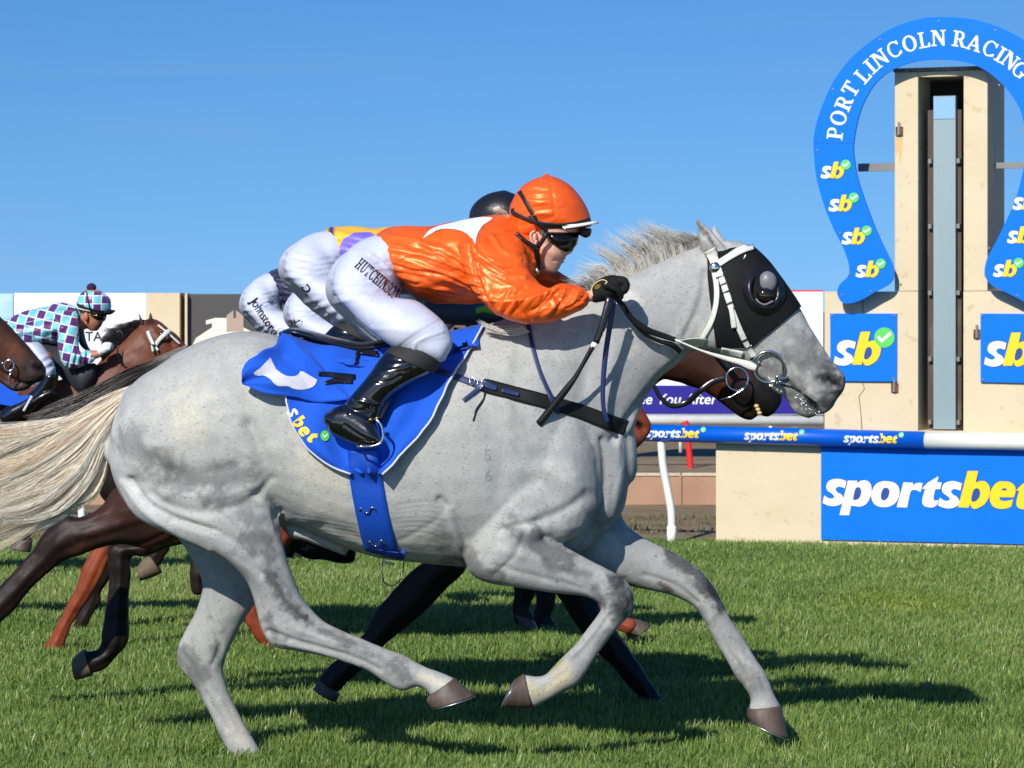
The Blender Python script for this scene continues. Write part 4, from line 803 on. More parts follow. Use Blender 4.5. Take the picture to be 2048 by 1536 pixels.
for ch, x, y, mm_, ro in (('s', 572, 822, M_WHT, 62), ('b', 579, 839, M_YEL, 58), ('e', 594, 863, M_YEL, 48), ('t', 613, 880, M_YEL, 36)):
    xs0 = {'s': 25, 'b': 1385, 'e': 1705, 't': 1025}[ch]; mp = lmap(x, y, .074, math.radians(ro)); add('lettering', poly(gly(ch, lambda a, b_: a - xs0, lambda a, b_: b_ - 655), lambda p: mp(p[0], p[1], 2)), mm_, cloth, False, False)
mp = lmap(649, 872, 1, 0); add('tick_badge', poly([[(9 * math.cos(a * .45), 11 * math.sin(a * .45)) for a in range(14)]], lambda p: mp(p[0], p[1], 4)), M_GRN, cloth, False, False); add('tick', poly([[(-5, -1), (-3, -3), (-1, 2), (4, -4), (6, -2), (-1, 5)]], lambda p: mp(p[0], p[1], 6)), M_WHT, cloth, False, False)

saddle = thing('saddle', 'thin black racing saddle under the orange jockey on the blue cloth', 'saddle')
add('seat', loft([(560, 664, 566, 674, .10), (585, 655, 590, 672, .125), (625, 662, 625, 682, .13), (680, 677, 678, 698, .13), (724, 684, 724, 707, .125), (775, 676, 778, 702, .12), (840, 660, 845, 690, .11), (890, 650, 893, 672, .09)], seg=24), M_LEA, saddle)
add('saddle_strap', drape(BF, [(636, 748, 7), (655, 750, 9), (711, 756, 10)], 9, .006, .003), M_LEA, saddle); add('saddle_strap', drape(BF, [(650, 768, 6), (672, 762, 10), (706, 764, 10)], 9, .006, .003), M_LEA, saddle)
add('saddle_strap', drape(BF, [(713, 716, 7), (718, 708, 8), (758, 713, 9)], 9, .012, .003), M_LEA, saddle); add('saddle_strap', drape(BF, [(716, 708, 5), (712, 722, 5), (709, 735, 5)], 5, .012, .003), M_LEA, saddle)
add('stirrup_leather', strap([(780, 790, 9.66), (770, 810, 9.65), (757, 838, 9.645)], 13, .002), M_LEA, saddle)
si = add('stirrup', ptube([(750, 838, 9.60), (762, 850, 9.59), (766, 870, 9.585), (760, 886, 9.585), (740, 893, 9.585), (716, 892, 9.59), (722, 884, 9.66), (742, 880, 9.68), (756, 866, 9.67), (752, 846, 9.63)], .0042, 5, 8, True), M_CHR, saddle)
add('brass_stud', merge([ball(741, 839, 9.60, 4, 3, .006), ball(754, 836, 9.60, 4, 3, .006)]), M_BRASS, si)

girth = thing('girth', 'blue elastic girth band with two metal hooks round the grey belly', 'girth')
gb = add('band', drape(BF, [(728, 900, 58), (730, 940, 64), (738, 990, 64), (748, 1040, 63), (760, 1085, 62), (772, 1118, 60), (785, 1140, 58)], 62, .007, .005, cols=6), M_GIRTH, girth); BGI = bvh(gb, GREY, cl)
for hx, hy in ((735, 1018), (753, 1083)):
    add('hook', tube([hit(BGI, hx + a, hy + b_, .005)[0] for a, b_ in spline([(-17, 0), (-12, -3), (-6, 5), (2, 6), (8, -4), (14, -3), (16, 2)], 4)], .0022, 6), M_CHR, girth)
add('hanging_loop', ptube([(766, 1128, 9.93), (764, 1146, 9.92), (770, 1166, 9.92), (786, 1171, 9.92), (800, 1160, 9.93), (806, 1140, 9.94), (808, 1124, 9.95)], .002, 4, 6), M_LEA, girth); add('buckle', ptube([(764, 1124, 9.93), (788, 1128, 9.93)], .004, 3, 6), M_CHR, girth)

bp_ = thing('breastplate', 'black breast strap with navy buckled ends across the grey shoulder', 'breastplate')
bb = add('band', drape(BF, [(964, 770, 22), (975, 773, 27), (1040, 790, 27), (1100, 806, 28), (1160, 823, 29), (1200, 838, 30), (1228, 848, 31), (1250, 856, 31)], 28, .006, .005, cols=5), M_BAND, bp_); BB = bvh(bb, GREY, cl)
add('buckle_strap', drape(BB, [(868, 741, 9), (905, 752, 11), (940, 765, 12), (968, 774, 13)], 11, .007, .003), M_NAVS, bp_); add('keeper', drape(BB, [(966, 765, 16), (985, 775, 12), (993, 777, 9)], 11, .006, .003), M_NAVS, bp_)
add('keeper', drape(BB, [(1003, 781, 8), (1020, 785, 9), (1038, 790, 8)], 9, .006, .002), M_NAVS, bp_); add('loose_end', drape(BB, [(962, 772, 10), (946, 786, 8), (926, 802, 7)], 8, .008, .002), M_NAVS, bp_); add('loose_end', drape(BB, [(971, 780, 3), (966, 800, 4), (952, 820, 4), (946, 842, 3)], 3, .004, .002), M_LEA, bp_)
for x, y in ((944, 764), (959, 770)): add('buckle', tube([hit(BB, x + 5 * math.cos(a), y + 8 * math.sin(a), .009)[0] for a in np.linspace(0, 6.28, 12)[:-1]], .0018, 6, True), M_CHR, bp_)
add('neck_strap', drape(BB, [(1056, 645, 8), (1064, 690, 8), (1076, 735, 8), (1092, 775, 8), (1106, 805, 11), (1115, 826, 9)], 8, .007, .003), M_NAVS, bp_)

# reins and whip
rn = thing('reins', 'black reins with white rubber ends from the gloved hand to the bit ring', 'reins')
add('rein', strap([(1228, 590, 9.80, 10), (1246, 612, 9.80, 12), (1264, 638, 9.82, 12), (1295, 660, 9.84, 13), (1325, 671, 9.86, 12), (1352, 680, 9.87, 10)], 12, .003), M_BAND, rn)
add('rein', strap([(1262, 640, 9.83, 7), (1290, 668, 9.85, 8), (1318, 682, 9.87, 8), (1345, 690, 9.88, 11), (1362, 704, 9.90, 10)], 9, .003), M_LEA, rn)
add('white_rein', strap([(1350, 679, 9.87, 4), (1400, 700, 9.87, 4), (1450, 716, 9.87, 9), (1480, 724, 9.87, 12), (1500, 731, 9.87, 16), (1512, 736, 9.87, 12)], 9, .004), M_WHS, rn)
add('rein', strap([(1228, 600, 9.77, 11), (1220, 650, 9.77, 11), (1211, 710, 9.785, 11), (1206, 770, 9.80, 10), (1207, 815, 9.81, 9), (1216, 845, 9.82, 8)], 10, .003), M_NAVS, rn)
wp = thing('whip', 'black padded whip with a white band held down beside the grey neck', 'whip')
add('handle', loft([(1212, 592, 1230, 600, .007, 9.74), (1200, 640, 1213, 646, .006, 9.73), (1186, 682, 1198, 688, .0055, 9.73)], seg=12), M_LEA, wp); add('white_band', loft([(1184, 684, 1195, 689, .006, 9.73), (1181, 690, 1192, 695, .006, 9.73)], seg=12), M_WHT, wp)
add('shaft', loft([(1181, 691, 1190, 696, .0045, 9.73), (1160, 730, 1167, 735, .0035, 9.74), (1146, 752, 1155, 757, .004, 9.745), (1124, 778, 1136, 786, .006, 9.75), (1100, 808, 1112, 817, .006, 9.76), (1072, 843, 1083, 853, .005, 9.77)], seg=12), M_LEA, wp)

# hood with blinker cup
hood = thing('blinker_hood', 'black stretch hood with a leather eye cup on the grey head', 'hood')
M_HOOD = mat('hood_black', (.005, .005, .006, 1), .75, spec=.25, bump=[(260, .3, .001), (18, .5, .006)])
bm = bmesh.new(); bm.from_mesh(GREY.data)
A_ = arr(GREY.data); X_, Y_ = proj(A_); bm.verts.ensure_lookup_table(); bmesh.ops.delete(bm, geom=[v for v in bm.verts if not (1395 < X_[v.index] < 1625 and 470 < Y_[v.index] < 715)], context='VERTS')
def cut(p, q):                                   # keep what lies left of the line p -> q (in the photo's plane)
    a, b_ = S(*p), S(*q); no = (b_ - a).cross(a - Vector((0, 0, CH))).normalized()
    bmesh.ops.bisect_plane(bm, geom=bm.verts[:] + bm.edges[:] + bm.faces[:], plane_co=a, plane_no=-no, clear_outer=True)
for p, q in (((1412, 494), (1418, 570)), ((1418, 570), (1433, 691)), ((1433, 692), (1505, 694)), ((1500, 696), (1603, 612)), ((1610, 610), (1512, 478)), ((1530, 488), (1405, 508))): cut(p, q)
bmesh.ops.triangulate(bm, faces=[f for f in bm.faces if len(f.verts) > 4]); bm.normal_update()
for v in bm.verts: v.co += v.normal * .0045
for _ in range(3): bmesh.ops.smooth_vert(bm, verts=[v for v in bm.verts if not v.is_boundary], factor=.5, use_axis_x=True, use_axis_y=True, use_axis_z=True)
hm = bpy.data.meshes.new('hood'); bm.to_mesh(hm); bm.free(); ho = link('fabric', hm, hood, M_HOOD); md_ = ho.modifiers.new('s', 'SOLIDIFY'); md_.thickness = .003; md_.offset = 1
BH = bvh(ho, GREY)
cup = [hit(BH, 1527 + 36 * math.cos(a) + 4 * math.sin(a), 580 + 43 * math.sin(a), .001)[0] for a in np.linspace(0, 6.283, 29)[:-1]]
cc_ = sum(cup, Vector()) / len(cup) + Vector((0, -.005, 0)); V = []; Fc = []
M_CUP = mat('cup_leather', (.010, .010, .011, 1), .28, spec=.6, bump=[(60, .3, .002)])
prof = [(1.2, 0), (1.12, .008), (1.0, .020), (.90, .030), (.82, .034), (.75, .031), (.70, .022), (.66, .010), (.64, .0)]
for s_c, h_ in prof:
    for i, p in enumerate(cup):
        a = 2 * math.pi * i / len(cup); w_ = .45 + .55 * max(0, math.cos(a - 2.6)) ** .8; V.append(cc_ + (p - cc_) * s_c + Vector((0, -h_ * w_ - .002, 0)))
n_ = len(cup)
for r_ in range(len(prof) - 1): Fc += [(r_ * n_ + i, r_ * n_ + (i + 1) % n_, (r_ + 1) * n_ + (i + 1) % n_, (r_ + 1) * n_ + i) for i in range(n_)]
add('eye_cup', (V, Fc), M_CUP, hood)
M_LID = mat('eyelid_grey', rgb(112, 112, 116), .4, bump=[(80, .5, .003)])
hl = hit(BH, 1531, 578)[0].y
lid = add('eyelid', ball(1535, 564, hl + .010, 19, 22, .020, 0, 24), M_LID, grey); ey = add('eye', ball(1530, 590, hl - .004, 18, 15, .018, -12, 20), M_EYE, grey)
add('lower_lid', ptube([(1512, 598, hl - .016), (1519, 606, hl - .02), (1531, 609, hl - .02), (1546, 602, hl - .016)], .0035, 5, 8), M_LID, grey)
BH2 = BH
br = thing('bridle', 'white bridle with silver boss, buckled cheek strap and large bit ring on the grey head', 'bridle')
add('browband', drape(BH2, [(1436, 530, 13), (1460, 514, 14), (1485, 501, 14), (1504, 496, 13)], 14, .010, .004), M_WHS, br)
add('crown_strap', drape(BH2, [(1419, 498, 20), (1425, 512, 20), (1431, 528, 18)], 18, .010, .004), M_WHS, br)
add('throat_strap', drape(BH2, [(1428, 538, 10), (1434, 570, 10), (1434, 605, 10), (1425, 640, 10), (1410, 668, 9), (1397, 692, 8), (1386, 706, 7)], 9, .009, .003), M_WHS, br)
add('cheek_strap', drape(BH2, [(1437, 538, 12), (1448, 570, 12), (1457, 600, 12), (1466, 628, 12), (1480, 660, 11), (1492, 685, 11), (1504, 706, 11), (1516, 726, 11)], 12, .010, .004), M_WHS, br)
add('strap_end', drape(BH2, [(1460, 612, 10), (1465, 635, 10), (1468, 654, 10)], 10, .015, .003), M_WHS, br)
add('nose_strap', drape(BH2, [(1443, 700, 14), (1462, 703, 14), (1486, 708, 14)], 14, .008, .003), M_WHS, br)
add('lip_strap', drape(BG, [(1540, 772, 8), (1550, 778, 8), (1562, 786, 8)], 8, .004, .003), M_WHS, br)
for x, y, r_ in ((1441, 555, 4), (1446, 570, 4), (1452, 585, 4), (1459, 606, 4), (1463, 618, 4), (1488, 678, 4), (1497, 690, 5), (1508, 712, 4)):
    add('keeper', drape(BH2, [(x - 7, y + 3, 3), (x + 7, y - 3, 3)], 3, .013, .0015), M_LEA if r_ == 4 else M_CHR, br)
hb = hit(BH2, 1430, 535)[0]; add('boss', ball(1430, 535, hb.y - .012, 11.5, 11.5, .010, 0, 20), M_CHR, br)
hr = hit(BG, 1540, 730)[0].y - .016
rg = add('bit_ring', ptube([(1536 + 31 * math.cos(a), 734 + 31 * math.sin(a), hr + .012 * math.sin(a)) for a in np.linspace(0, 6.283, 21)[:-1]], .005, 3, 8, True), M_CHR, br)
add('bit_shank', ptube([(1548, 772, hr + .004), (1554, 756, hr - .004), (1562, 758, hr), (1580, 752, hr + .03)], .004, 4, 8), M_CHR, rg); add('bit_stud', merge([ball(1555, 754, hr - .008, 5, 5, .007), ball(1560, 764, hr - .006, 4, 4, .006)]), M_CHR, rg)
add('curb_strap', drape(BG, [(1562, 768, 3), (1585, 775, 3.5), (1610, 790, 3.5), (1632, 806, 3)], 3.5, .003, .002), M_LEA, br)
# ---------------------------------------------------------------- jockeys
M_SKIN = mat('skin', rgb(218, 168, 146), .5, noise=[(40, .35, .7, (.94, .86, .84))], bump=[(300, .15, .0006)]); M_SKIN2 = mat('skin_tanned', rgb(176, 118, 88), .5, noise=[(40, .35, .7, (.92, .84, .8))])
M_BREECH = mat('white_breeches', rgb(200, 205, 220), .55, noise=[(5, .3, .7, (.93, .94, .97))], bump=[(6, .55, .012, (1, .6, 2.6), (0, .8, 0), 2), (15, .4, .006, (1, 1, .3), (0, .75, 0)), (44, .4, .003, (1, 1, .4), (0, .75, 0)), (500, .12, .0004)])
M_BOOT = mat('boot_leather', (.006, .006, .007, 1), .14, spec=.7, coat=.5, bump=[(18, .35, .006, (1, 1, .5)), (120, .12, .001)]); M_KNEE = mat('boot_suede', (.016, .015, .015, 1), .75, bump=[(300, .3, .001)])
M_GLASS = mat('goggle_lens', (.005, .005, .005, 1), .16, spec=.35); M_RUB = mat('goggle_rubber', (.012, .011, .011, 1), .5)
M_GLOVE = mat('black_glove', (.006, .006, .007, 1), .8, spec=.3, bump=[(200, .5, .002), (30, .5, .004)])
def silk(name, c, **k): return mat(name, c, .40, spec=.45, metal=.22, bump=[(5.5, 1, .028, (1, .6, 2.4), (0, .5, 0), 2), (13, .7, .007, (1, 1, 2.2), (0, .9, 0), 2), (48, .4, .003, (1, 1, .4), (0, -.5, 0)), (95, .3, .0015, (1, 1, .5), (0, .6, 0))], noise=[(12, .3, .7, (.96, .8, .75), (1, 1, .4))], **k)
def jockey(label, c, depthlab=None, parts_on=('head', 'far', 'arm', 'boot'), detail=True, rib='', hx=0, hy=0):
    """c: dict of materials; built through the current coordinate transform"""
    J = thing('person', label, 'jockey', 'jockeys crouched on racing horses'); vx = .0048 if detail else .009
    L = loft
    core = [L([(835, 485, 850, 545, .11), (870, 475, 878, 575, .145), (950, 462, 965, 575, .155), (1005, 465, 1035, 560, .12), (1035, 468, 1066, 550, .06)]),
            L([(1030, 455, 1060, 520, .06), (1050, 450, 1085, 525, .06)]),
            ]
    CT[2] += hx; CT[5] += hy
    core += [
            L([(1062, 398, 1138, 396, .055), (1042, 428, 1162, 426, .078), (1040, 452, 1164, 452, .08), (1046, 472, 1150, 474, .076), (1056, 488, 1146, 490, .071), (1062, 503, 1137, 506, .066), (1068, 518, 1127, 521, .056), (1078, 533, 1118, 538, .038)], sub=5, seg=28),
            L([(1132, 478, 1150, 480, .012), (1132, 492, 1149, 492, .014), (1128, 504, 1145, 504, .017), (1126, 510, 1136, 510, .012)], sub=3, seg=14), ball(1122, 516, 10, 8, 3.5, .024, 8, 12), ball(1119, 525, 10, 8, 4, .022, 8, 12), ball(1110, 534, 10, 10, 8, .026)]
    CT[2] -= hx; CT[5] -= hy
    core += [
            L([(770, 500, 850, 540, .07, 9.99), (715, 520, 755, 560, .06, 9.93), (705, 570, 760, 590, .055, 9.84), (750, 625, 805, 620, .05, 9.76), (800, 665, 850, 655, .045, 9.71), (845, 692, 880, 690, .04, 9.70)]),
            L([(970, 490, 1030, 500, .04, 9.89), (985, 560, 1035, 565, .036, 9.82), (1020, 605, 1060, 600, .036, 9.77), (1110, 600, 1115, 580, .034, 9.76), (1172, 604, 1172, 582, .027, 9.79), (1196, 601, 1194, 576, .026, 9.80)])]
    if 'head' in parts_on or 'arm' in parts_on or detail:
        me_ = remesh(core, vx, 3)
        if detail:
            sculpt(me_, [([(1108, 521), (1128, 521)], 2.4, -.004, 0), ([(1140, 488), (1120, 484), (1098, 486)], 6, -.006, 0), ([(1090, 498), (1106, 508)], 8, .004, 0), ([(1128, 506), (1134, 508)], 3, -.003, 0), ([(1078, 528), (1095, 532)], 6, .002, 0)])
        setcol(me_, np.tile(np.array([.6, .4, .33]), (len(me_.vertices), 1))); body = link('body', me_, J, c.get('skin', M_SKIN))
        if detail:
            lp = add('lips', merge([ball(1126, 518, 10, 5.5, 2.2, .018, 10, 12), ball(1124, 523.5, 10, 5, 2.4, .016, 8, 12)]), mat('lip_pink', rgb(190, 115, 105), .45), body)
            add('ear', merge([ptube([(1070, 462, 9.918), (1063, 466, 9.912), (1061, 475, 9.91), (1065, 485, 9.912), (1070, 488, 9.916), (1073, 480, 9.915)], .0042, 5, 8), ball(1068, 474, 9.922, 6, 11, .008)]), c.get('skin', M_SKIN), body)
    # breeches: waist, seat, thigh to knee
    def leg(dx, dy, d1, d2): return [(768 + dx * .3, 464, 803, 562, .150, 10), (730 + dx * .6, 477 + dy, 802, 575, .168, 10), (699 + dx, 498 + dy, 800, 588, .16, 10 + (d1 - 10) * .35), (673 + dx, 531 + dy, 800, 598, .135, 10 + (d1 - 10) * .7), (665 + dx, 566 + dy, 806, 600, .125, d1), (674 + dx, 595 + dy, 822, 600, .12, d1 + (d2 - d1) * .3),
            (699 + dx, 621 + dy, 842, 606, .115, d1 + (d2 - d1) * .55), (728 + dx, 652 + dy, 866, 624, .105, d1 + (d2 - d1) * .8), (765 + dx, 680 + dy, 888, 645, .093, d2), (800 + dx, 702 + dy, 901, 668, .083, d2), (838 + dx, 716 + dy, 904, 690, .074, d2), (872 + dx, 724 + dy, 893, 714, .05, d2)]
    Bp = [L(leg(0, 0, 9.84, 9.70), seg=30), L(leg(-14, 12, 10.16, 10.30), seg=24)]
    mb = remesh(Bp, vx, 4); W_ = []
    rq = random.Random(12)
    if detail:
        for i in range(10): t_ = i / 9; W_.append(([(664 + 8 * t_, 545 + 60 * t_), (700 + 20 * t_ + rq.uniform(-6, 6), 545 + 50 * t_), (745 + 25 * t_, 535 + 40 * t_)], rq.uniform(2.5, 5), rq.uniform(-.0022, .003)))
        for i in range(9): t_ = i / 8; W_.append(([(790 + 60 * t_, 700 - 2 * t_), (830 + 20 * t_ + rq.uniform(-5, 5), 672 + 14 * t_), (880 + 8 * t_, 640 + 38 * t_)], rq.uniform(2.5, 4), rq.uniform(-.0028, .0034)))
        for i in range(5): t_ = i / 4; W_.append(([(742 - 10 * t_, 650 - 30 * t_), (770 - 10 * t_, 610 - 30 * t_)], 3, -.002))
        for i in range(6): t_ = i / 5; W_.append(([(775 + t_ * 14, 480 + t_ * 70), (745, 500 + t_ * 50), (715, 520 + t_ * 40)], 3, rq.uniform(-.002, .003)))
        W_.append(([(740, 510), (765, 525), (790, 560)], 4, .004)); W_.append(([(672, 590), (720, 655), (790, 700)], 2, -.002))
    if not detail:
        for i in range(8): t_ = i / 7; W_.append(([(664 + 8 * t_, 530 + 75 * t_), (720, 540 + 55 * t_), (775, 530 + 40 * t_)], rq.uniform(3, 5), (-1) ** i * .004))
        for i in range(8): t_ = i / 7; W_.append(([(700 + 90 * t_, 660 + 40 * t_), (740 + 90 * t_, 640 + 20 * t_)], rq.uniform(3, 5), (-1) ** i * .004))
    sculpt(mb, W_)
    if detail: displace(mb, [(12, .003)], 4)
    br_ = link('breeches', mb, J, c['breech']); BBR = bvh(br_)
    # silk shirt: torso and near sleeve (bunched), far sleeve
    T = [L([(764, 460, 800, 566, .142), (800, 451, 832, 594, .165), (850, 450, 872, 608, .185), (905, 442, 920, 606, .192), (955, 434, 972, 604, .198), (998, 431, 1024, 592, .185), (1024, 440, 1058, 568, .13), (1042, 452, 1078, 545, .08)], seg=36)]
    if 'arm' in parts_on:
        T += [L([(930, 455, 1040, 478, .05, 9.88), (918, 492, 1056, 512, .075, 9.83), (928, 535, 1062, 542, .072, 9.80), (945, 580, 1080, 566, .068, 9.77), (978, 620, 1096, 574, .064, 9.745), (1030, 644, 1104, 572, .06, 9.74), (1078, 646, 1112, 566, .056, 9.75), (1112, 640, 1128, 564, .05, 9.76), (1146, 628, 1150, 568, .046, 9.77), (1166, 618, 1164, 572, .04, 9.78), (1176, 611, 1172, 578, .034, 9.785)], seg=28),
              L([(1030, 485, 1060, 560, .06, 10.16), (1080, 512, 1090, 580, .055, 10.19), (1115, 540, 1112, 588, .05, 10.2), (1150, 562, 1148, 594, .04, 10.17)], seg=20)]
    ms_ = remesh(T, vx * .9, 3); W_ = []
    if detail:
        for i in range(26):
            t_ = i / 25; j_ = lambda s: rq.uniform(-s, s)
            W_.append(([(772 + 30 * t_, 470 + 95 * t_), (830 + j_(8), 480 + 100 * t_ + j_(6)), (890 + j_(8), 500 + 90 * t_ + j_(7)), (960, 540 + 60 * t_ + j_(8))], rq.uniform(2.6, 6), rq.choice((-1, 1, 1)) * rq.uniform(.0025, .006)))
        for i in range(12):
            t_ = i / 11; W_.append(([(935 + 20 * t_, 475 + 60 * t_), (960 + 30 * t_ + j_(8), 500 + 60 * t_), (1000 + 40 * t_, 530 + 50 * t_ + j_(6)), (1050, 545 + 40 * t_)], rq.uniform(2.5, 5), rq.choice((-1, 1)) * rq.uniform(.002, .0052)))
        for i in range(14):
            t_ = i / 13; x_ = 975 + 175 * t_; W_.append(([(x_ + j_(5), 632 - 20 * t_ + j_(4)), (x_ + 20 + j_(7), 605 + j_(6)), (x_ + 34 + j_(5), 582 - 6 * t_)], rq.uniform(2.4, 4.5), rq.choice((-1, 1)) * rq.uniform(.002, .005)))
        for i in range(7): t_ = i / 6; W_.append(([(1155 + j_(2), 575 + 42 * t_), (1172, 580 + 30 * t_)], 2, rq.choice((-1, 1)) * .0025))
        W_ += [([(938, 470), (948, 530), (968, 590), (990, 625)], 3.5, -.008), ([(945, 470), (956, 530), (976, 590)], 4, .005), ([(835, 480), (890, 520), (940, 575)], 5, .006), ([(985, 470), (1005, 500), (1040, 520)], 6, .006), ([(1095, 585), (1110, 610), (1085, 632)], 4, .006), ([(1110, 585), (1122, 606)], 3, -.005), ([(1035, 590), (1040, 620), (1060, 640)], 4, -.006)]
        sculpt(ms_, W_); displace(ms_, [((8, 8, 14), .006), ((20, 20, 40), .0035), ((45, 45, 80), .0015)], 7)
    else:
        for i in range(10): t_ = i / 9; W_.append(([(772 + 30 * t_, 470 + 95 * t_), (860, 485 + 95 * t_), (960, 520 + 70 * t_)], 7, (-1) ** i * .006))
        sculpt(ms_, W_); displace(ms_, [((9, 9, 16), .007), ((24, 24, 40), .004)], 7)
    sh = link('shirt', ms_, J, c['shirt']); BS = bvh(sh)
    if c.get('shirt_paint'): c['shirt_paint'](ms_)
    if 'boot' in parts_on:
        bo = remesh([L([(802, 684, 884, 716, .068, 9.70), (782, 694, 872, 736, .072, 9.69), (762, 714, 858, 750, .07, 9.68), (738, 748, 822, 768, .066, 9.67), (712, 780, 778, 798, .054, 9.66), (690, 806, 762, 828, .046, 9.655), (684, 822, 756, 846, .044, 9.65)], seg=26),
                     L([(676, 812, 660, 866, .036, 9.65), (700, 808, 686, 880, .042, 9.645), (728, 826, 708, 889, .042, 9.635), (748, 848, 732, 893, .04, 9.625), (760, 868, 748, 893, .03, 9.62)], seg=22), L([(656, 824, 650, 848, .024, 9.652), (670, 814, 662, 862, .034, 9.65)], seg=16)], vx * .85, 3)
        sculpt(bo, [([(688, 812), (715, 822), (745, 818)], 4, -.005), ([(700, 828), (728, 838), (748, 852)], 4, .004), ([(710, 800), (742, 806), (765, 812)], 4, .004), ([(760, 745), (790, 740), (820, 732)], 4, .003), ([(750, 760), (775, 764), (800, 752)], 4, -.003), ([(775, 720), (810, 720)], 5, -.003), ([(690, 850), (715, 868), (738, 880)], 3, -.003)])
        b_o = link('boot', bo, J, M_BOOT)
        kn = [q for q in loft([(803, 682, 887, 716, .071, 9.70), (782, 694, 876, 737, .0745, 9.69), (772, 703, 866, 747, .0735, 9.685)], seg=28, round_ends=False)]; add('boot_cuff', kn, M_KNEE, b_o)
        fb = remesh([L([(790, 700, 872, 730, .065, 10.30), (745, 755, 822, 780, .055, 10.32), (695, 815, 755, 835, .045, 10.34)], seg=16), L([(650, 830, 665, 870, .035, 10.34), (720, 860, 735, 895, .04, 10.34)], seg=16)], .01, 3); link('boot', fb, J, M_BOOT)
    CT[2] += hx; CT[5] += hy
    if 'head' in parts_on:
        H = remesh([L([(1024, 466, 1080, 470, .07), (1018, 440, 1176, 455, .096), (1017, 424, 1181, 442, .104), (1021, 405, 1174, 416, .106), (1034, 384, 1161, 394, .097), (1054, 366, 1140, 371, .076), (1074, 356, 1116, 357, .044), (1088, 352, 1100, 352, .015)], sub=5, seg=36, pw=2.1)], vx, 3)
        if detail:
            W_ = [([(1096, 352), (1103, 380), (1108, 410), (1112, 445)], 2, -.0022, 0)]
            for i in range(16): t_ = i / 15; y_ = 366 + 72 * t_; W_.append(([(1104 + rq.uniform(-4, 2), y_), (1090 - 20 * rq.random(), y_ + rq.uniform(-6, 8)), (1060 - 25 * rq.random(), y_ + rq.uniform(-5, 14))], rq.uniform(2, 3.6), rq.choice((-1, 1)) * rq.uniform(.0012, .003)))
            for i in range(12): t_ = i / 11; W_.append(([(1112, 372 + 70 * t_), (1124 + 8 * rq.random(), 374 + 68 * t_)], 2, rq.choice((-1, 1)) * .0014))
            sculpt(H, W_); displace(H, [((14, 14, 20), .0022)], 9)
        hh = link('helmet', H, J, c['helmet']); BHH = bvh(hh)
        if c.get('helmet_paint'): c['helmet_paint'](H)
        def ringband(pts, w_, off=.0035, m_=M_RUB, nm='helmet_band'): return add(nm, drape(BHH, pts, w_, off, .003, 3, 5, 9.93), m_, hh)
        ringband([(1016, 418, 7), (1030, 428, 9), (1060, 440, 9), (1095, 450, 11), (1130, 452, 12), (1160, 447, 12), (1180, 440, 9)], 10)
        if detail:
            ringband([(1040, 384, 8), (1055, 410, 8), (1072, 440, 8)], 8, .004)
            add('button', ball(1093, 352, 10, 7, 5, .009), c['helmet'], hh)
        vis = []; VV = []; FF = []
        for i in range(13):                         # peak of the cap, a curved plate round the brow
            a_ = -1.35 + 2.7 * i / 12; yy = 10 + .1 * math.sin(a_)
            for (px_, py_) in ((1112 + 60 * math.cos(a_), 454 - 12 * math.cos(a_)), (1112 + 86 * math.cos(a_), 458 - 15 * math.cos(a_))):
                VV += [S(px_, py_, yy), S(px_, py_ + 4, yy)]
        for i in range(12):
            a_ = i * 4; b_ = a_ + 4; FF += [(a_, a_ + 2, b_ + 2, b_), (a_ + 1, b_ + 1, b_ + 3, a_ + 3), (a_ + 2, a_ + 3, b_ + 3, b_ + 2), (a_, b_, b_ + 1, a_ + 1)]
        add('peak', (VV, FF), c.get('peak', M_WHT), hh)
        if 'goggles' in parts_on:
            g_ = add('goggles', loft([(1092, 459, 1093, 478, .070, 9.99), (1101, 457, 1106, 496, .077, 9.985), (1121, 457, 1124, 505, .075, 9.985), (1142, 459, 1141, 503, .061, 9.99), (1153, 462, 1150, 494, .044, 10)], seg=26), M_GLASS, J)
            add('goggles', loft([(1160, 456, 1158, 470, .07, 10), (1172, 456, 1170, 476, .06, 10), (1180, 456, 1178, 474, .04, 10)], seg=20), M_GLASS, J)
            BD_ = bvh(body)
            for pts_, w_ in (([(1060, 430, 9.885), (1074, 446, 9.88), (1092, 462, 9.895), (1088, 476, 9.895), (1076, 494, 9.905)], 9), ([(1032, 466, 9.90), (1050, 482, 9.895), (1066, 492, 9.90), (1076, 500, 9.905)], 9), ([(1072, 492, 9.905), (1074, 510, 9.915), (1078, 526, 9.93), (1084, 538, 9.95)], 11)):
                add('chin_strap', strap(pts_, w_, .004), M_LEA, hh)
            add('chin_buckle', ball(1074, 542, 9.95, 5, 7, .006), M_CHR, hh)
            gd = [[(1012, 422, 9.98), (1000, 416, 9.975), (985, 412, 9.97), (968, 409, 9.965)], [(1022, 436, 9.96), (1010, 438, 9.95), (1006, 450, 9.94), (1008, 462, 9.94)]]
            hair('hair', gd, 26, mat('blond', attr=True, rough=.45), J, r=.0005, seed=4, jit=5, dsp=.01, cols=[rgb(225, 205, 170), rgb(200, 178, 140), rgb(240, 225, 195)], segs=7, wave=3, clump=6)
    CT[2] -= hx; CT[5] -= hy
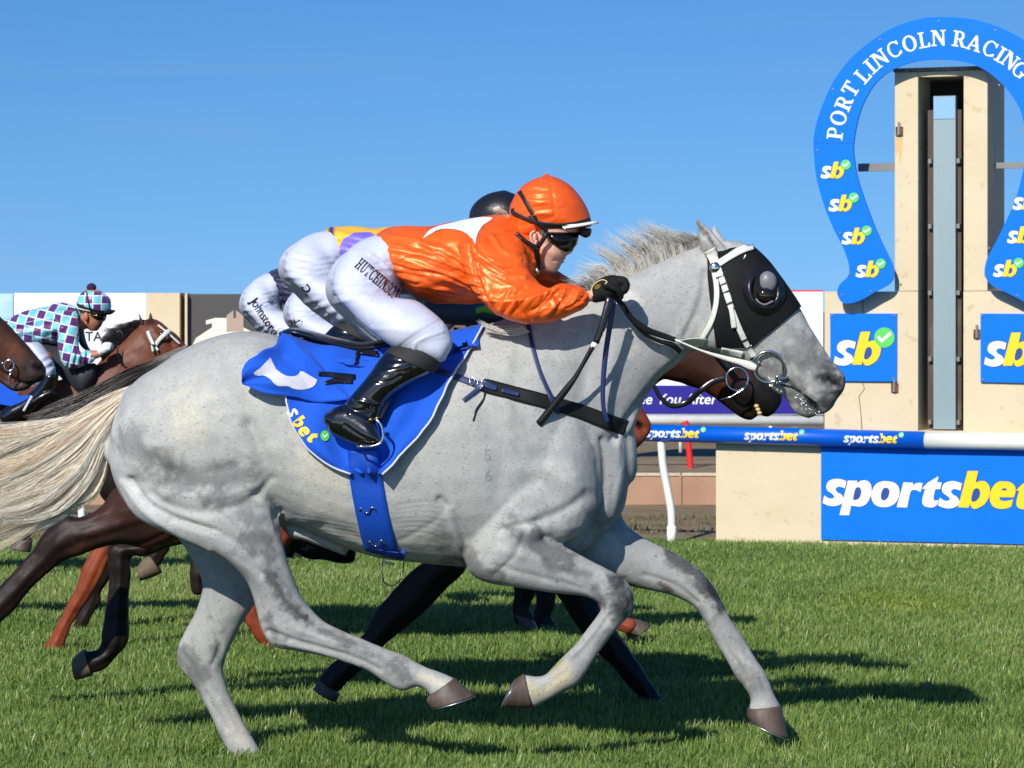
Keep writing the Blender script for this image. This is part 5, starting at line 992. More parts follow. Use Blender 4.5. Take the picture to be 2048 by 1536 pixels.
    if 'glove' in parts_on:
        for dz, nm, dd_ in ((0, 'glove', 9.79), (8, 'glove', 10.05)):
            fg = [L([(1186, 570 , 1190, 606, .026, dd_), (1200, 556, 1204, 604, .036, dd_), (1222, 550, 1222, 600, .042, dd_), (1238, 552, 1238, 592, .04, dd_)], seg=20)]
            for k_, (oy, ln) in enumerate(((0, 1.0), (.024, 1.05), (.048, 1.0), (.07, .85))):   # four fingers curled round the rein
                y0_ = dd_ - .035 + oy; fg.append(L([(1236, 551 + k_ * 2, 1234, 570 + k_ * 2, .0115, y0_), (1250, 553 + k_ * 2, 1246, 572 + k_ * 2, .0115, y0_ - .002), (1260, 566 + k_, 1244, 574 + k_, .011, y0_ - .004), (1256, 582 + k_, 1241, 578 + k_, .0105, y0_ - .004), (1240, 594, 1236, 582, .010, y0_)], seg=12, sub=5))
            fg.append(L([(1206, 560, 1210, 578, .011, dd_ - .045), (1226, 566, 1228, 583, .011, dd_ - .05), (1242, 578, 1238, 594, .0105, dd_ - .045), (1248, 592, 1238, 602, .009, dd_ - .035)], seg=12, sub=5))
            gm_ = remesh(fg, .0034, 2); displace(gm_, [(60, .0015)], 3); gl_ = link(nm, gm_, J, c['glove'])
            if dz == 0 and detail:
                BGl = bvh(gl_); pl_ = [(1186, 592), (1184, 578), (1190, 568), (1204, 560), (1214, 564), (1210, 568)]
                add('glove_trim', tube([hit(BGl, x, y, .001, 9.76)[0] for x, y in spline(pl_, 4)], .0016, 6), mat('trim_cream', rgb(225, 205, 150), .6), gl_)
                add('glove_badge', patch_vf(BGl, [(1190, 572), (1195, 568), (1202, 569), (1200, 575), (1194, 579), (1189, 577)], .0015), M_BRASS, gl_)
    return J, BBR, BS, br_, sh
def patch_vf(B, q, off):
    c = (sum(p[0] for p in q) / len(q), sum(p[1] for p in q) / len(q)); V = [hit(B, c[0], c[1], off, 9.75)[0]] + [hit(B, x, y, off, 9.75)[0] for x, y in q]; n = len(q)
    return V, [(0, 1 + i, 1 + (i + 1) % n) for i in range(n)]
def ptext(B, txt, x, y, size, rot, parent, m, sf=True, sx=1.0, off=.0022, shear=0, boff=0):
    """lettering laid on cloth"""
    ca, sa = math.cos(rot), math.sin(rot)
    def pl(u, v): return hit(B, x + u * ca + v * sa, y + u * sa - v * ca, off)[0]
    out = []
    if sf:
        u = 0
        for ch in txt: g, w = serif(ch); s_ = size / 100; out.append(poly(g, lambda p, u=u, s_=s_: pl((u + p[0]) * s_ * sx, p[1] * s_))); u += w + 9
    else: v, f = textshape(txt, shear, boff); out.append(([pl(a * size * sx, b_ * size) for a, b_ in v], f))
    add('lettering', merge(out), m, parent, False, False)
setct()
M_OR = silk('orange_silk', rgb(255, 108, 34)); M_ORH = mat('orange_cap_silk', rgb(255, 104, 38), .40, spec=.4, metal=.28, bump=[(9, .8, .012, (.5, 1, 1.6), (0, -.2, 0), 2), (30, .5, .004, (.4, 1, 1))], noise=[(9, .3, .7, (.94, .85, .8))])
J1, B1, BS1, brj, shj = jockey('jockey in orange silks and orange cap crouched over the grey horse', dict(breech=M_BREECH, shirt=M_OR, helmet=M_ORH, glove=M_GLOVE), parts_on=('head', 'arm', 'boot', 'goggles', 'glove'))
ptext(B1, 'HUTCHINSON', 708, 534, 24, math.radians(40), brj, M_BLK, True, .48)
patch(BS1, [(846, 478, 1), (858, 463), (875, 454), (900, 448), (935, 440), (962, 436), (985, 438), (966, 452), (955, 470), (950, 490, 1), (943, 476), (925, 464), (900, 459), (878, 461), (860, 470)], .003, mat('white_silk', rgb(225, 232, 240), .4, sheen=.2, bump=[(17, .5, .01)]), shj, 'white_sash')
# ---------------------------------------------------------------- the other horses, each traced where it shows and completed behind
BLKL = (.012, .009, .008); BAYC = rgb(66, 40, 31); BAYD = rgb(38, 25, 21); CHES = rgb(138, 66, 40); CHED = rgb(96, 48, 30)
def sh_(secs, d): return [(*s[:5], (s[5] - 10) + d if len(s) > 5 else d) for s in secs]
def beast(label, ct, base, legs, own, tailg, hoofs=(), strokes=(), body=True, neck=True, mane=None, vx=.012, tail_n=700, hc=None):
    H = thing('horse', label, 'horse', 'galloping racehorses'); P = []
    setct(*ct)
    if body: P += [loft(BODY, pw=2.15, seg=28)] + ([loft(NECK, pw=2.2, seg=20)] if neck else []) + [ball(1085, 900, 9.9, 95, 120, .17), ball(430, 880, 9.9, 150, 150, .2), ball(1085, 900, 10.1, 95, 120, .17)]
    D = ct[6]
    setct(D=10.0)
    P += [loft(l, seg=20) for l in own] + [loft(l, seg=18) for l in legs]
    me = remesh(P, vx, 3); displace(me, [(8, .006), (18, .004), (40, .0015)], 5); tg_ = []
    for l in legs:
        cl_ = [((q[0] + q[2]) / 2, (q[1] + q[3]) / 2, math.hypot(q[0] - q[2], q[1] - q[3]), q[0] - q[2], q[1] - q[3]) for q in l[1:]]
        for sg_, am in ((.22, -.005), (-.05, .003), (-.26, -.004)): tg_.append(([(q[0] + q[3] * sg_, q[1] + q[4] * sg_) for q in cl_], max(3.5, min(q[2] for q in cl_) * .13), am))
        for q in cl_[1::2]: tg_.append(([(q[0], q[1])], q[2] * .3, .004))
    sculpt(me, tg_)
    sculpt(me, [s for s in strokes if len(s) == 3 and not isinstance(s[2], tuple) and abs(s[2]) < .5])
    paint(me, base, [s for s in strokes if len(s) == 4], noise=.8); link('body', me, H, M_BAY)
    for h in hoofs: add('hoof', loft(h[0], seg=18, round_ends=False), h[1], H)
    if tailg: hair('tail', tailg, tail_n, M_HAIRD, H, r=.0013, seed=14, jit=7, dsp=.04, cols=hc or [(.012, .01, .009), (.03, .024, .02), (.05, .04, .034), (.018, .014, .012)], segs=14, wave=6, clump=18)
    if mane: hair('mane', mane, 900, M_HAIRD, H, r=.0016, seed=15, jit=5, dsp=.03, cols=hc or [(.012, .01, .009), (.03, .024, .02), (.018, .014, .012)], segs=8, tmin=.4, wave=4, clump=14)
    return H
def ax(pts, d):
    """limb from centre points (x, y, full width px, half thickness m) at depth d"""
    out = []
    for i, p in enumerate(pts):
        a = pts[max(i - 1, 0)]; b = pts[min(i + 1, len(pts) - 1)]; dx, dy = b[0] - a[0], b[1] - a[1]; L = math.hypot(dx, dy); nx, ny = dy / L * p[2] / 2, -dx / L * p[2] / 2
        out.append((p[0] + nx, p[1] + ny, p[0] - nx, p[1] - ny, p[3] if len(p) > 3 else p[2] / 2 / F * d * .85, d))
    return out
# bay directly behind the grey: far side by side, 11.5 m away
d2 = 11.5; c2_ = (.87, 0, 118, 0, .87, 107, 11.5)
legA = [(300, 900, 420, 1010, .14, 11.3), (285, 950, 350, 1085, .12, 11.3), (228, 975, 290, 1096, .09, 11.3), (200, 1014, 236, 1089, .07, 11.3), (152, 1035, 187, 1101, .055, 11.3), (132, 1028, 158, 1112, .05, 11.3), (100, 1050, 130, 1120, .045, 11.3), (70, 1092, 104, 1140, .04, 11.3), (30, 1140, 60, 1182, .036, 11.3), (0, 1168, 28, 1222, .038, 11.3), (-50, 1215, -18, 1262, .045, 11.3)]
legB = [(430, 1000, 440, 1080, .09, 11.75), (340, 1050, 356, 1088, .06, 11.75), (282, 1078, 292, 1112, .05, 11.75), (222, 1088, 262, 1112, .048, 11.75), (214, 1120, 262, 1140, .046, 11.75), (215, 1160, 260, 1170, .04, 11.75), (211, 1215, 257, 1225, .04, 11.75), (205, 1262, 257, 1268, .042, 11.75), (202, 1282, 254, 1290, .046, 11.75), (196, 1298, 236, 1316, .04, 11.75), (178, 1300, 212, 1338, .04, 11.75), (168, 1302, 184, 1348, .044, 11.75)]
legJ = [(880, 1040, 1000, 1060, .1, 11.3), (855, 1110, 940, 1120, .075, 11.3), (833, 1133, 927, 1145, .07, 11.3), (790, 1176, 890, 1182, .06, 11.3), (747, 1227, 857, 1219, .055, 11.3), (724, 1273, 771, 1289, .04, 11.3), (688, 1308, 738, 1326, .036, 11.3), (654, 1336, 700, 1362, .04, 11.3), (634, 1362, 680, 1384, .042, 11.3)]
legK = [(1040, 1060, 1180, 1090, .1, 11.72), (1085, 1140, 1190, 1150, .075, 11.72), (1115, 1195, 1200, 1215, .055, 11.72), (1140, 1232, 1224, 1250, .05, 11.72), (1169, 1273, 1247, 1281, .048, 11.72), (1205, 1315, 1268, 1312, .042, 11.72), (1240, 1350, 1290, 1345, .038, 11.72), (1275, 1395, 1322, 1386, .038, 11.72), (1302, 1437, 1350, 1428, .042, 11.72)]
head2 = [(1290, 640, 1290, 760, .09, 11.5), (1360, 640, 1340, 762, .09, 11.5), (1430, 690, 1400, 776, .075, 11.5), (1480, 710, 1434, 795, .066, 11.5), (1520, 730, 1470, 812, .058, 11.5), (1556, 762, 1500, 822, .055, 11.5), (1566, 790, 1530, 834, .04, 11.5)]
jaw2 = [(1440, 770, 1428, 792, .04, 11.5), (1480, 795, 1455, 815, .04, 11.5), (1500, 815, 1482, 836, .034, 11.5), (1512, 828, 1498, 840, .02, 11.5)]
neck2 = [(1080, 720, 1180, 900, .14, 11.5), (1180, 670, 1260, 820, .11, 11.5), (1290, 640, 1320, 765, .09, 11.5)]
tail2 = [[(372, 690, 11.4), (300, 722, 11.4), (240, 745, 11.38), (160, 790, 11.35), (90, 822, 11.35), (50, 836, 11.35)], [(372, 704, 11.35), (310, 745, 11.35), (250, 780, 11.3), (180, 815, 11.3), (110, 846, 11.3), (60, 862, 11.3)], [(370, 720, 11.4), (320, 770, 11.38), (262, 812, 11.36), (190, 845, 11.34), (110, 872, 11.33), (40, 884, 11.33)]]
H2 = beast('dark bay racehorse just behind the grey, black hind leg stretched back', c2_, BAYC, [legA, legB, legJ, legK, neck2], [head2, jaw2], tail2,
      hoofs=[([(176, 1298, 150, 1318, .048, 11.75), (181, 1348, 146, 1358, .05, 11.75)] and [(170, 1298, 186, 1350, .046, 11.75), (158, 1306, 170, 1356, .052, 11.75), (145, 1318, 152, 1360, .054, 11.75)], M_HOOFS), ([(640, 1358, 680, 1388, .045, 11.3), (626, 1378, 672, 1404, .055, 11.3)], M_HOOF), ([(1300, 1436, 1352, 1426, .045, 11.72), (1312, 1458, 1372, 1448, .055, 11.72)], M_HOOF)],
      strokes=[([(110, 1080), (60, 1140), (-20, 1220)], 60, BLKL, .85), ([(160, 1060)], 40, BAYD, .8), ([(240, 1100), (235, 1290), (180, 1320)], 45, BLKL, .95), ([(860, 1140), (650, 1370)], 70, BLKL, 1), ([(1150, 1180), (1330, 1440)], 70, BLKL, 1), ([(300, 1050), (200, 1080)], 30, BAYD, .6), ([(1490, 795), (1550, 815)], 50, (.008, .007, .007), .95), ([(1440, 770)], 26, CHED, .6), ([(700, 900)], 400, BAYC, .3),
               ([(150, 1045), (250, 1020), (330, 1000)], 8, .006), ([(160, 1085), (250, 1060), (340, 1040)], 8, -.006), ([(1400, 740), (1450, 770)], 8, .004)], tail_n=900)
add('teeth', merge([ball(1513 + i * 3, 812 + i * 7, 11.44, 5, 4, .006) for i in range(3)]), mat('teeth_ivory', rgb(205, 175, 120), .4), H2)
b2r = thing('bridle', 'steel bit ring and black rein on the dark bay muzzle below the grey chin', 'bridle')
r2 = add('bit_ring', tube([S0(1474 + 22 * math.cos(a), 758 + 23 * math.sin(a), 11.38) for a in np.linspace(0, 6.283, 25)[:-1]], .004, 8, True), M_CHR, b2r)
add('rein', strap([(1452, 756, 11.38, 12), (1425, 764, 11.38, 13), (1400, 782, 11.38, 12), (1375, 804, 11.4, 12), (1345, 812, 11.4, 10), (1322, 796, 11.4, 9), (1308, 772, 11.4, 8), (1290, 740, 11.4, 8)], 11, .003), M_LEA, b2r)
add('bit_arm', tube([S0(x, y, 11.37) for x, y in ((1440, 800), (1462, 794), (1485, 780), (1494, 770))], .0035, 6), M_CHR, b2r)
add('cheek_strap', strap([(1400, 650, 11.39), (1430, 700, 11.39), (1462, 738, 11.385)], 14, .003), M_LEA, b2r)
# chestnut with the low head, 14.7 m
c4 = (.68, 0, 144, 0, .68, 300, 14.3)
ch1 = ax([(400, 960, 130), (330, 1010, 110), (262, 1060, 70), (210, 1098, 46), (187, 1140, 44), (172, 1175, 38), (148, 1215, 30), (128, 1250, 30), (112, 1285, 36), (104, 1300, 38)], 14.15)
ch2 = ax([(600, 960, 110), (560, 1040, 90), (520, 1120, 70), (506, 1180, 50), (506, 1220, 42), (524, 1260, 40), (554, 1292, 44), (574, 1312, 42)], 14.35)
ch3 = ax([(900, 960, 130), (1000, 1040, 90), (1090, 1120, 60), (1150, 1170, 44), (1190, 1210, 36), (1230, 1240, 30), (1262, 1254, 34)], 14.4)
m4 = [(1235, 740, 1190, 830, .085, 14.3), (1270, 790, 1215, 850, .075, 14.3), (1290, 820, 1232, 872, .062, 14.3), (1304, 848, 1242, 890, .058, 14.3), (1300, 868, 1252, 898, .05, 14.3), (1284, 886, 1258, 903, .035, 14.3)]
H4 = beast('red chestnut racehorse with lowered muzzle showing beside the grey chest', c4, CHES, [ch1, ch2, ch3], [m4, [(900, 720, 930, 940, .17, 14.3), (1060, 760, 1090, 900, .12, 14.3), (1150, 730, 1160, 860, .1, 14.3), (1235, 745, 1190, 838, .085, 14.3)]], None,
      hoofs=[([(1240, 1240, 1256, 1278, .05, 14.6), (1272, 1238, 1270, 1278, .06, 14.6), (1303, 1250, 1258, 1284, .062, 14.6)], M_HOOF)],
      strokes=[([(1260, 880), (1290, 895)], 14, (.05, .03, .025), .8), ([(1278, 850)], 9, (.01, .008, .008), 1), ([(200, 1110), (190, 1150)], 18, rgb(170, 88, 52), .6), ([(1278, 850), (1290, 858)], 7, -.02)], vx=.011)
# dark one behind
f2 = ax([(520, 1010, 70), (580, 1070, 50), (620, 1098, 38), (650, 1102, 36), (690, 1110, 36), (706, 1112, 30)], 15.3)
c3 = (.60, 0, 60, 0, .60, 400, 15.3)
k1 = ax([(740, 980, 120), (900, 1030, 90), (1000, 1080, 70), (1040, 1130, 56), (1050, 1180, 44), (1040, 1215, 40), (1050, 1240, 42)], 15.15)
k2 = ax([(760, 1000, 110), (940, 1050, 80), (1060, 1100, 66), (1085, 1150, 50), (1092, 1200, 40), (1082, 1235, 40), (1096, 1262, 44)], 15.45)
k3 = ax([(420, 1060, 60), (400, 1110, 36), (396, 1150, 34), (396, 1185, 26)], 15.2); k4 = ax([(620, 1000, 60), (592, 1060, 34), (585, 1090, 26), (575, 1110, 24)], 15.4)
k5 = ax([(300, 1000, 90), (235, 1090, 56), (188, 1170, 40), (186, 1200, 34), (168, 1235, 28), (155, 1262, 26)], 15.4); k6 = ax([(330, 1050, 50), (322, 1090, 40), (310, 1110, 40), (298, 1130, 36)], 15.15)
H3 = beast('almost black racehorse whose legs show in the shade between the grey horse\'s legs', c3, (.022, .015, .012, 1), [k1, k2, k3, k4, k5, k6, f2], [[(740, 780, 780, 980, .17, 15.3), (900, 780, 930, 900, .1, 15.3), (1000, 780, 1030, 880, .09, 15.3), (1080, 820, 1060, 890, .07, 15.3)]], None,
      hoofs=[([(1026, 1226, 1068, 1240, .05, 15.15), (1035, 1248, 1082, 1268, .06, 15.15)], M_HOOF), ([(1072, 1244, 1108, 1252, .05, 15.45), (1082, 1270, 1128, 1282, .06, 15.45)], M_HOOF), ([(300, 1108, 324, 1146, .05, 15.15), (286, 1118, 302, 1156, .055, 15.15), (273, 1136, 282, 1162, .05, 15.15)], M_HOOFS), ([(606, 1082, 640, 1098, .05, 15.3), (598, 1094, 622, 1106, .05, 15.3)], M_HOOF)], vx=.013)
# the bolting hooves glimpsed under the grey belly and at the left edge belong to the bay with blue cloth
# H6: bay under the checked jockey, 20 m
d6 = 20.0; c6 = (.45, 0, -370, 0, .45, 480, 20.0)
neck6 = [(-30, 770, 30, 960, .2, 20), (60, 800, 130, 930, .19, 20), (140, 776, 235, 872, .16, 20), (190, 732, 280, 812, .13, 20), (236, 684, 325, 765, .115, 20), (268, 656, 345, 730, .1, 20)]
head6 = [(280, 642, 300, 735, .09, 20), (300, 636, 318, 735, .11, 20), (322, 642, 335, 745, .115, 20), (345, 662, 352, 765, .1, 20), (372, 690, 378, 775, .085, 20), (405, 728, 402, 790, .07, 20)]
ears6 = [[(282, 648, 290, 650, .03, 19.96), (279, 638, 285, 640, .02, 19.95), (277, 628, 279, 628, .005, 19.95)], [(296, 642, 308, 642, .03, 20.04), (298, 634, 305, 635, .02, 20.04), (300, 626, 302, 626, .005, 20.04)]]
f1 = ax([(80, 930, 90), (60, 990, 60), (30, 1040, 44), (44, 1070, 34), (48, 1084, 34)], 19.8)
mane6 = [[(292, 640, 19.98), (278, 640, 19.98), (265, 650, 19.98), (255, 662, 19.98)], [(262, 664, 19.96), (245, 655, 19.95), (225, 656, 19.95), (205, 664, 19.95)], [(236, 690, 19.94), (222, 678, 19.93), (210, 676, 19.93), (198, 684, 19.93)], [(205, 722, 19.94), (200, 708, 19.93), (205, 690, 19.92), (215, 676, 19.92)]]
H6 = beast('bay racehorse with white noseband ridden by the checked jockey at the left', c6, rgb(112, 66, 46), [f1], [neck6, head6], None, mane=mane6,
      hoofs=[([(26, 1078, 66, 1080, .06, 19.8), (20, 1098, 62, 1104, .07, 19.8)], M_HOOF)],
      strokes=[([(20, 860), (60, 900)], 70, BAYD, .8), ([(345, 690)], 24, rgb(120, 62, 40), .6), ([(300, 640)], 14, BAYD, .8), ([(46, 1080)], 30, BLKL, .9), ([(650, 1100)], 60, BLKL, .95), ([(318, 660), (345, 690)], 6, -.012)], vx=.010)
add('eye', ball(322, 668, 19.885, 4, 4, .012), M_EYE, H6)
M_EAR = mat('ear_bay', rgb(70, 44, 34), .6)
for e_ in ears6: add('ear', loft(e_, seg=12), M_EAR, H6)
b6 = thing('bridle', 'white noseband and cheek straps on the far bay head', 'bridle'); S6 = lambda x, y, d=19.87: (x, y, d)
add('noseband', strap([(309, 694, 19.875, 8), (318, 680, 19.865, 8), (330, 668, 19.87, 9), (340, 660, 19.9, 9)], 9, .004), M_WHS, b6); add('cheek_strap', strap([(295, 662, 19.89), (300, 675, 19.88), (308, 692, 19.87)], 7, .004), M_WHS, b6); add('cheek_strap', strap([(304, 690, 19.87), (306, 703, 19.87)], 5, .004), M_WHS, b6); add('cheek_strap', strap([(309, 690, 19.87), (316, 701, 19.87)], 5, .004), M_WHS, b6)
add('cheek_strap', strap([(316, 650, 19.9), (338, 668, 19.9), (360, 688, 19.91)], 4, .004), M_WHS, b6); add('ring', ball(307, 689, 19.855, 4, 4, .006), M_CHR, b6)
add('rein', strap([(236, 690, 19.85), (235, 708, 19.84), (240, 722, 19.84), (248, 728, 19.85)], 3, .003), M_LEA, b6)
c6c = thing('saddle_cloth', 'blue saddle cloth with white edge on the far bay at the left edge', 'saddle cloth')
add('sheet', slab([[(-60, 745), (0, 748), (14, 757), (20, 775), (40, 792), (62, 790), (46, 822), (20, 812), (0, 808), (-60, 800)]], lambda p: S0(p[0], p[1], 19.72 - .0006 * p[0]), lambda p: S0(p[0], p[1], 19.735 - .0006 * p[0])), M_CLOTH, c6c, False)
add('white_edging', strap([(64, 792, 19.67), (56, 806, 19.67), (47, 822, 19.67)], 5, .004), M_CLOTHW, c6c); add('girth_pad', loft([(60, 800, 70, 812, .06, 19.7), (80, 785, 92, 800, .06, 19.7), (100, 776, 112, 790, .05, 19.7)], seg=12), M_LEA, c6c)
# H7: bay muzzle at the left edge, 15 m
d7 = 15.0
head7 = [(-150, 560, -130, 760, .11, 15), (-80, 575, -70, 745, .12, 15), (-30, 605, -30, 742, .11, 15), (10, 644, 0, 744, .085, 15), (40, 674, 18, 752, .07, 15), (66, 702, 34, 766, .066, 15), (84, 722, 48, 774, .064, 15), (93, 740, 62, 770, .05, 15), (90, 750, 72, 764, .034, 15)]
jaw7 = [(0, 742, -8, 758, .05, 15), (24, 760, 14, 776, .045, 15), (46, 768, 30, 782, .04, 15), (62, 764, 52, 780, .03, 15)]
f71 = ax([(-260, 1100, 60), (-240, 1200, 40), (-210, 1270, 40)], 15); 
H7 = beast('brown racehorse with dark muzzle entering at the left edge', (.66, 0, -1240, 0, .66, 300, 15), rgb(88, 56, 42), [[(-330, 640, -240, 830, .16, 15), (-220, 600, -180, 780, .13, 15), (-140, 560, -120, 750, .1, 15)], ax([(-300, 1000, 90), (-270, 1100, 60), (-240, 1200, 40), (-190, 1270, 40)], 14.9)], [head7, jaw7], None,
      strokes=[([(70, 735), (60, 765)], 34, (.035, .028, .026), .85), ([(76, 735), (82, 738)], 8, (.008, .007, .007), 1), ([(30, 700)], 20, rgb(120, 72, 50), .6), ([(0, 640), (30, 670), (60, 700)], 9, rgb(60, 42, 36), .6), ([(72, 733), (82, 738)], 7, -.02), ([(68, 724), (86, 728)], 5, .008), ([(52, 740), (58, 760)], 5, -.006), ([(24, 758), (50, 768), (70, 766)], 3, -.012)], vx=.009)
b7 = thing('bridle', 'steel bit ring and curb on the brown muzzle at the left edge', 'bridle')
add('bit_ring', tube([S0(18 + 10 * math.cos(a), 731 + 11 * math.sin(a), 14.9) for a in np.linspace(0, 6.283, 19)[:-1]], .004, 7, True), M_CHR, b7); add('bit_arm', tube([S0(x, y, 14.9) for x, y in ((24, 742), (18, 752), (16, 764), (24, 775), (30, 777))], .004, 7), M_CHR, b7); add('bit_arm', tube([S0(x, y, 14.9) for x, y in ((0, 728), (6, 726), (10, 729))], .004, 7), M_CHR, b7)

# ---------------------------------------------------------------- other jockeys
M_YSH = mat('yellow_silk', rgb(240, 180, 30), .38, spec=.5, sheen=.2, attr=True, bump=[(17, .5, .012, (1, 1, .35)), (48, .4, .003)]); M_NSH = mat('navy_silk', rgb(36, 36, 66), .38, sheen=.2, bump=[(17, .5, .012, (1, 1, .35))])
M_BCAP = mat('black_cap_silk', (.012, .012, .014, 1), .35, bump=[(30, .5, .004)]); M_BSH = mat('blue_grey_silk', rgb(60, 90, 120), .5)
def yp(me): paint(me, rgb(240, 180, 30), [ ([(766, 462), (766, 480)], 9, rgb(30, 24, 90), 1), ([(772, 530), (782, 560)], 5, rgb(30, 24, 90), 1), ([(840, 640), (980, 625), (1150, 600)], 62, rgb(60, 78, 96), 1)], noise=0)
setct(.93, 0, -50, .10, .80, 11, 11.3)
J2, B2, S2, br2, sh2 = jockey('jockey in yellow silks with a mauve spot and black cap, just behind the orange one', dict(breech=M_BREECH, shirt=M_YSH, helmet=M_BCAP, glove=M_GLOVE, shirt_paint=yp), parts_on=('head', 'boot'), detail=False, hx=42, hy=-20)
ptext(B2, 'D.', 700, 615, 26, math.radians(55), br2, M_BLK, False, boff=.02)
patch(S2, [(786, 530), (784, 506), (794, 484), (816, 468), (850, 462), (868, 472), (846, 492), (822, 516), (806, 540)], .004, mat('mauve_silk', rgb(120, 105, 215), .4, bump=[(17, .5, .01)]), sh2, 'mauve_spot')
add('collar_tip', ball(905, 444, 10.0, 22, 5, .05), mat('olive_silk', rgb(190, 160, 60), .5), sh2)
setct(.58, 0, 100, 0, .60, 264, 15.5)
J3, B3, S3, br3, sh3 = jockey('jockey in navy silks and white breeches lettered down the thigh, left of the orange one', dict(breech=M_BREECH, shirt=M_NSH, helmet=M_BCAP, glove=M_GLOVE), parts_on=('head', 'arm', 'boot'), detail=False)
ptext(B3, 'Johnstone', 690, 567, 41, math.radians(55), br3, M_BLK, False, .82, off=.004, boff=.012); ptext(B3, 'SA', 745, 562, 22, math.radians(50), br3, MATS['navy_strap'], False, off=.004)
def rp_(me): paint(me, rgb(214, 217, 230), [([(880, 600), (800, 720)], 26, rgb(235, 80, 60), 1)], noise=0)
setct(.66, 0, 136, 0, .66, 247, 14.2)
J4, B4, S4, br4, sh4 = jockey('jockey of whom only a white thigh with a red patch shows over the blue cloth', dict(breech=M_BREECH, shirt=mat('slate_silk', rgb(58, 80, 100), .45), helmet=M_BCAP, glove=M_GLOVE), parts_on=('arm', 'boot'), detail=False)
add('red_patch', patch_vf(B4, [(790, 560), (812, 575), (850, 612), (862, 640), (800, 636), (792, 600)], .004), mat('red_print', rgb(235, 80, 60), .5), br4)
ptext(B4, 'Mi', 672, 612, 40, math.radians(20), br4, M_BLK, False, .9, off=.004)

# checked jockey, 20 m
setct()
M_TEAL = bpy.data.materials.new('checked_silk'); M_TEAL.use_nodes = True; tn = M_TEAL.node_tree; tb = tn.nodes['Principled BSDF']; tb.inputs['Roughness'].default_value = .38; tb.inputs['Sheen Weight'].default_value = .2
tg = tn.nodes.new('ShaderNodeNewGeometry'); tm = tn.nodes.new('ShaderNodeMapping'); tm.inputs['Rotation'].default_value = (0, math.radians(-12), 0); tm.inputs['Scale'].default_value = (17.5, .001, 17.5); tm.inputs['Location'].default_value = (.3, .5, .2); tn.links.new(tg.outputs['Position'], tm.inputs[0])
tk_ = tn.nodes.new('ShaderNodeTexChecker'); tk_.inputs['Scale'].default_value = 1; tk_.inputs['Color1'].default_value = rgb(118, 200, 205); tk_.inputs['Color2'].default_value = rgb(96, 40, 112); tn.links.new(tm.outputs[0], tk_.inputs['Vector'])
ts = tn.nodes.new('ShaderNodeSeparateXYZ'); tn.links.new(tm.outputs[0], ts.inputs[0])
def mth(op, a, b=None):
    q = tn.nodes.new('ShaderNodeMath'); q.operation = op
    for i, v in enumerate((a, b)):
        if v is None: continue
        if isinstance(v, (int, float)): q.inputs[i].default_value = v
        else: tn.links.new(v, q.inputs[i])
    return q.outputs[0]
lx = mth('LESS_THAN', mth('FRACT', ts.outputs['X']), .11); lz = mth('LESS_THAN', mth('FRACT', ts.outputs['Z']), .11); lm = mth('MAXIMUM', lx, lz)
tx_ = tn.nodes.new('ShaderNodeMix'); tx_.data_type = 'RGBA'; tn.links.new(lm, tx_.inputs['Factor']); tn.links.new(tk_.outputs[0], tx_.inputs['A']); tx_.inputs['B'].default_value = rgb(232, 240, 240); tn.links.new(tx_.outputs['Result'], tb.inputs['Base Color'])
J6 = thing('person', 'jockey in teal and purple checked silks and cap with pompom at the far left', 'jockey', 'jockeys crouched on racing horses')
body6 = remesh([loft([(64, 655, 70, 672, .1, 20), (90, 640, 100, 680, .14, 20), (140, 625, 150, 668, .15, 20), (160, 628, 176, 656, .06, 20)], seg=16),
    loft([(160, 590, 212, 592, .08, 20), (158, 612, 214, 612, .085, 20), (162, 626, 211, 624, .08, 20), (167, 637, 208, 636, .074, 20), (170, 648, 205, 648, .064, 20), (176, 657, 199, 657, .045, 20)], seg=20), loft([(204, 628, 209, 630, .014, 20), (203, 636, 213, 640, .016, 20), (202, 641, 208, 642, .012, 20)], seg=10),
    loft([(180, 700, 184, 722, .035, 19.8), (204, 700, 206, 712, .03, 19.8)], seg=12), loft([(20, 690, 60, 700, .1, 19.8), (60, 720, 100, 705, .09, 19.75), (90, 745, 108, 738, .06, 19.75)], seg=14)], .008, 3)
j6b = link('body', body6, J6, M_SKIN2); add('ear', ball(172, 633, 19.918, 5, 9, .012), M_SKIN2, j6b)
s6 = remesh([loft([(8, 640, 38, 690, .15, 20), (50, 622, 70, 688, .18, 20), (95, 612, 108, 690, .19, 20), (125, 606, 140, 684, .17, 20), (148, 610, 162, 660, .1, 20)], seg=24),
    loft([(108, 625, 158, 632, .07, 19.84), (112, 655, 156, 660, .066, 19.8), (116, 690, 156, 688, .06, 19.78), (124, 722, 162, 706, .06, 19.77), (140, 736, 170, 700, .058, 19.78), (165, 734, 176, 700, .05, 19.8), (184, 727, 186, 704, .036, 19.8)], seg=18)], .010, 3)
sculpt(s6,
    [([(30, 650 + 8 * i), (80, 640 + 11 * i), (130, 632 + 12 * i)], 3.5, (-1) ** i * .008) for i in range(5)] + [([(130 + 6 * i, 735 - i), (140 + 5 * i, 705)], 2.5, (-1) ** i * .008) for i in range(9)] + [([(108, 628), (112, 670), (118, 710)], 3, -.012)])
displace(s6, [(14, .008), (30, .004)], 4); sh6 = link('shirt', s6, J6, M_TEAL)
M_HC = M_TEAL.copy(); M_HC.name = 'checked_cap_silk'; [setattr(n.inputs['Rotation'], 'default_value', (0, 0, 0)) or setattr(n.inputs['Scale'], 'default_value', (19, .001, 19)) or setattr(n.inputs['Location'], 'default_value', (.15, .5, -.25)) for n in M_HC.node_tree.nodes if n.type == 'MAPPING']
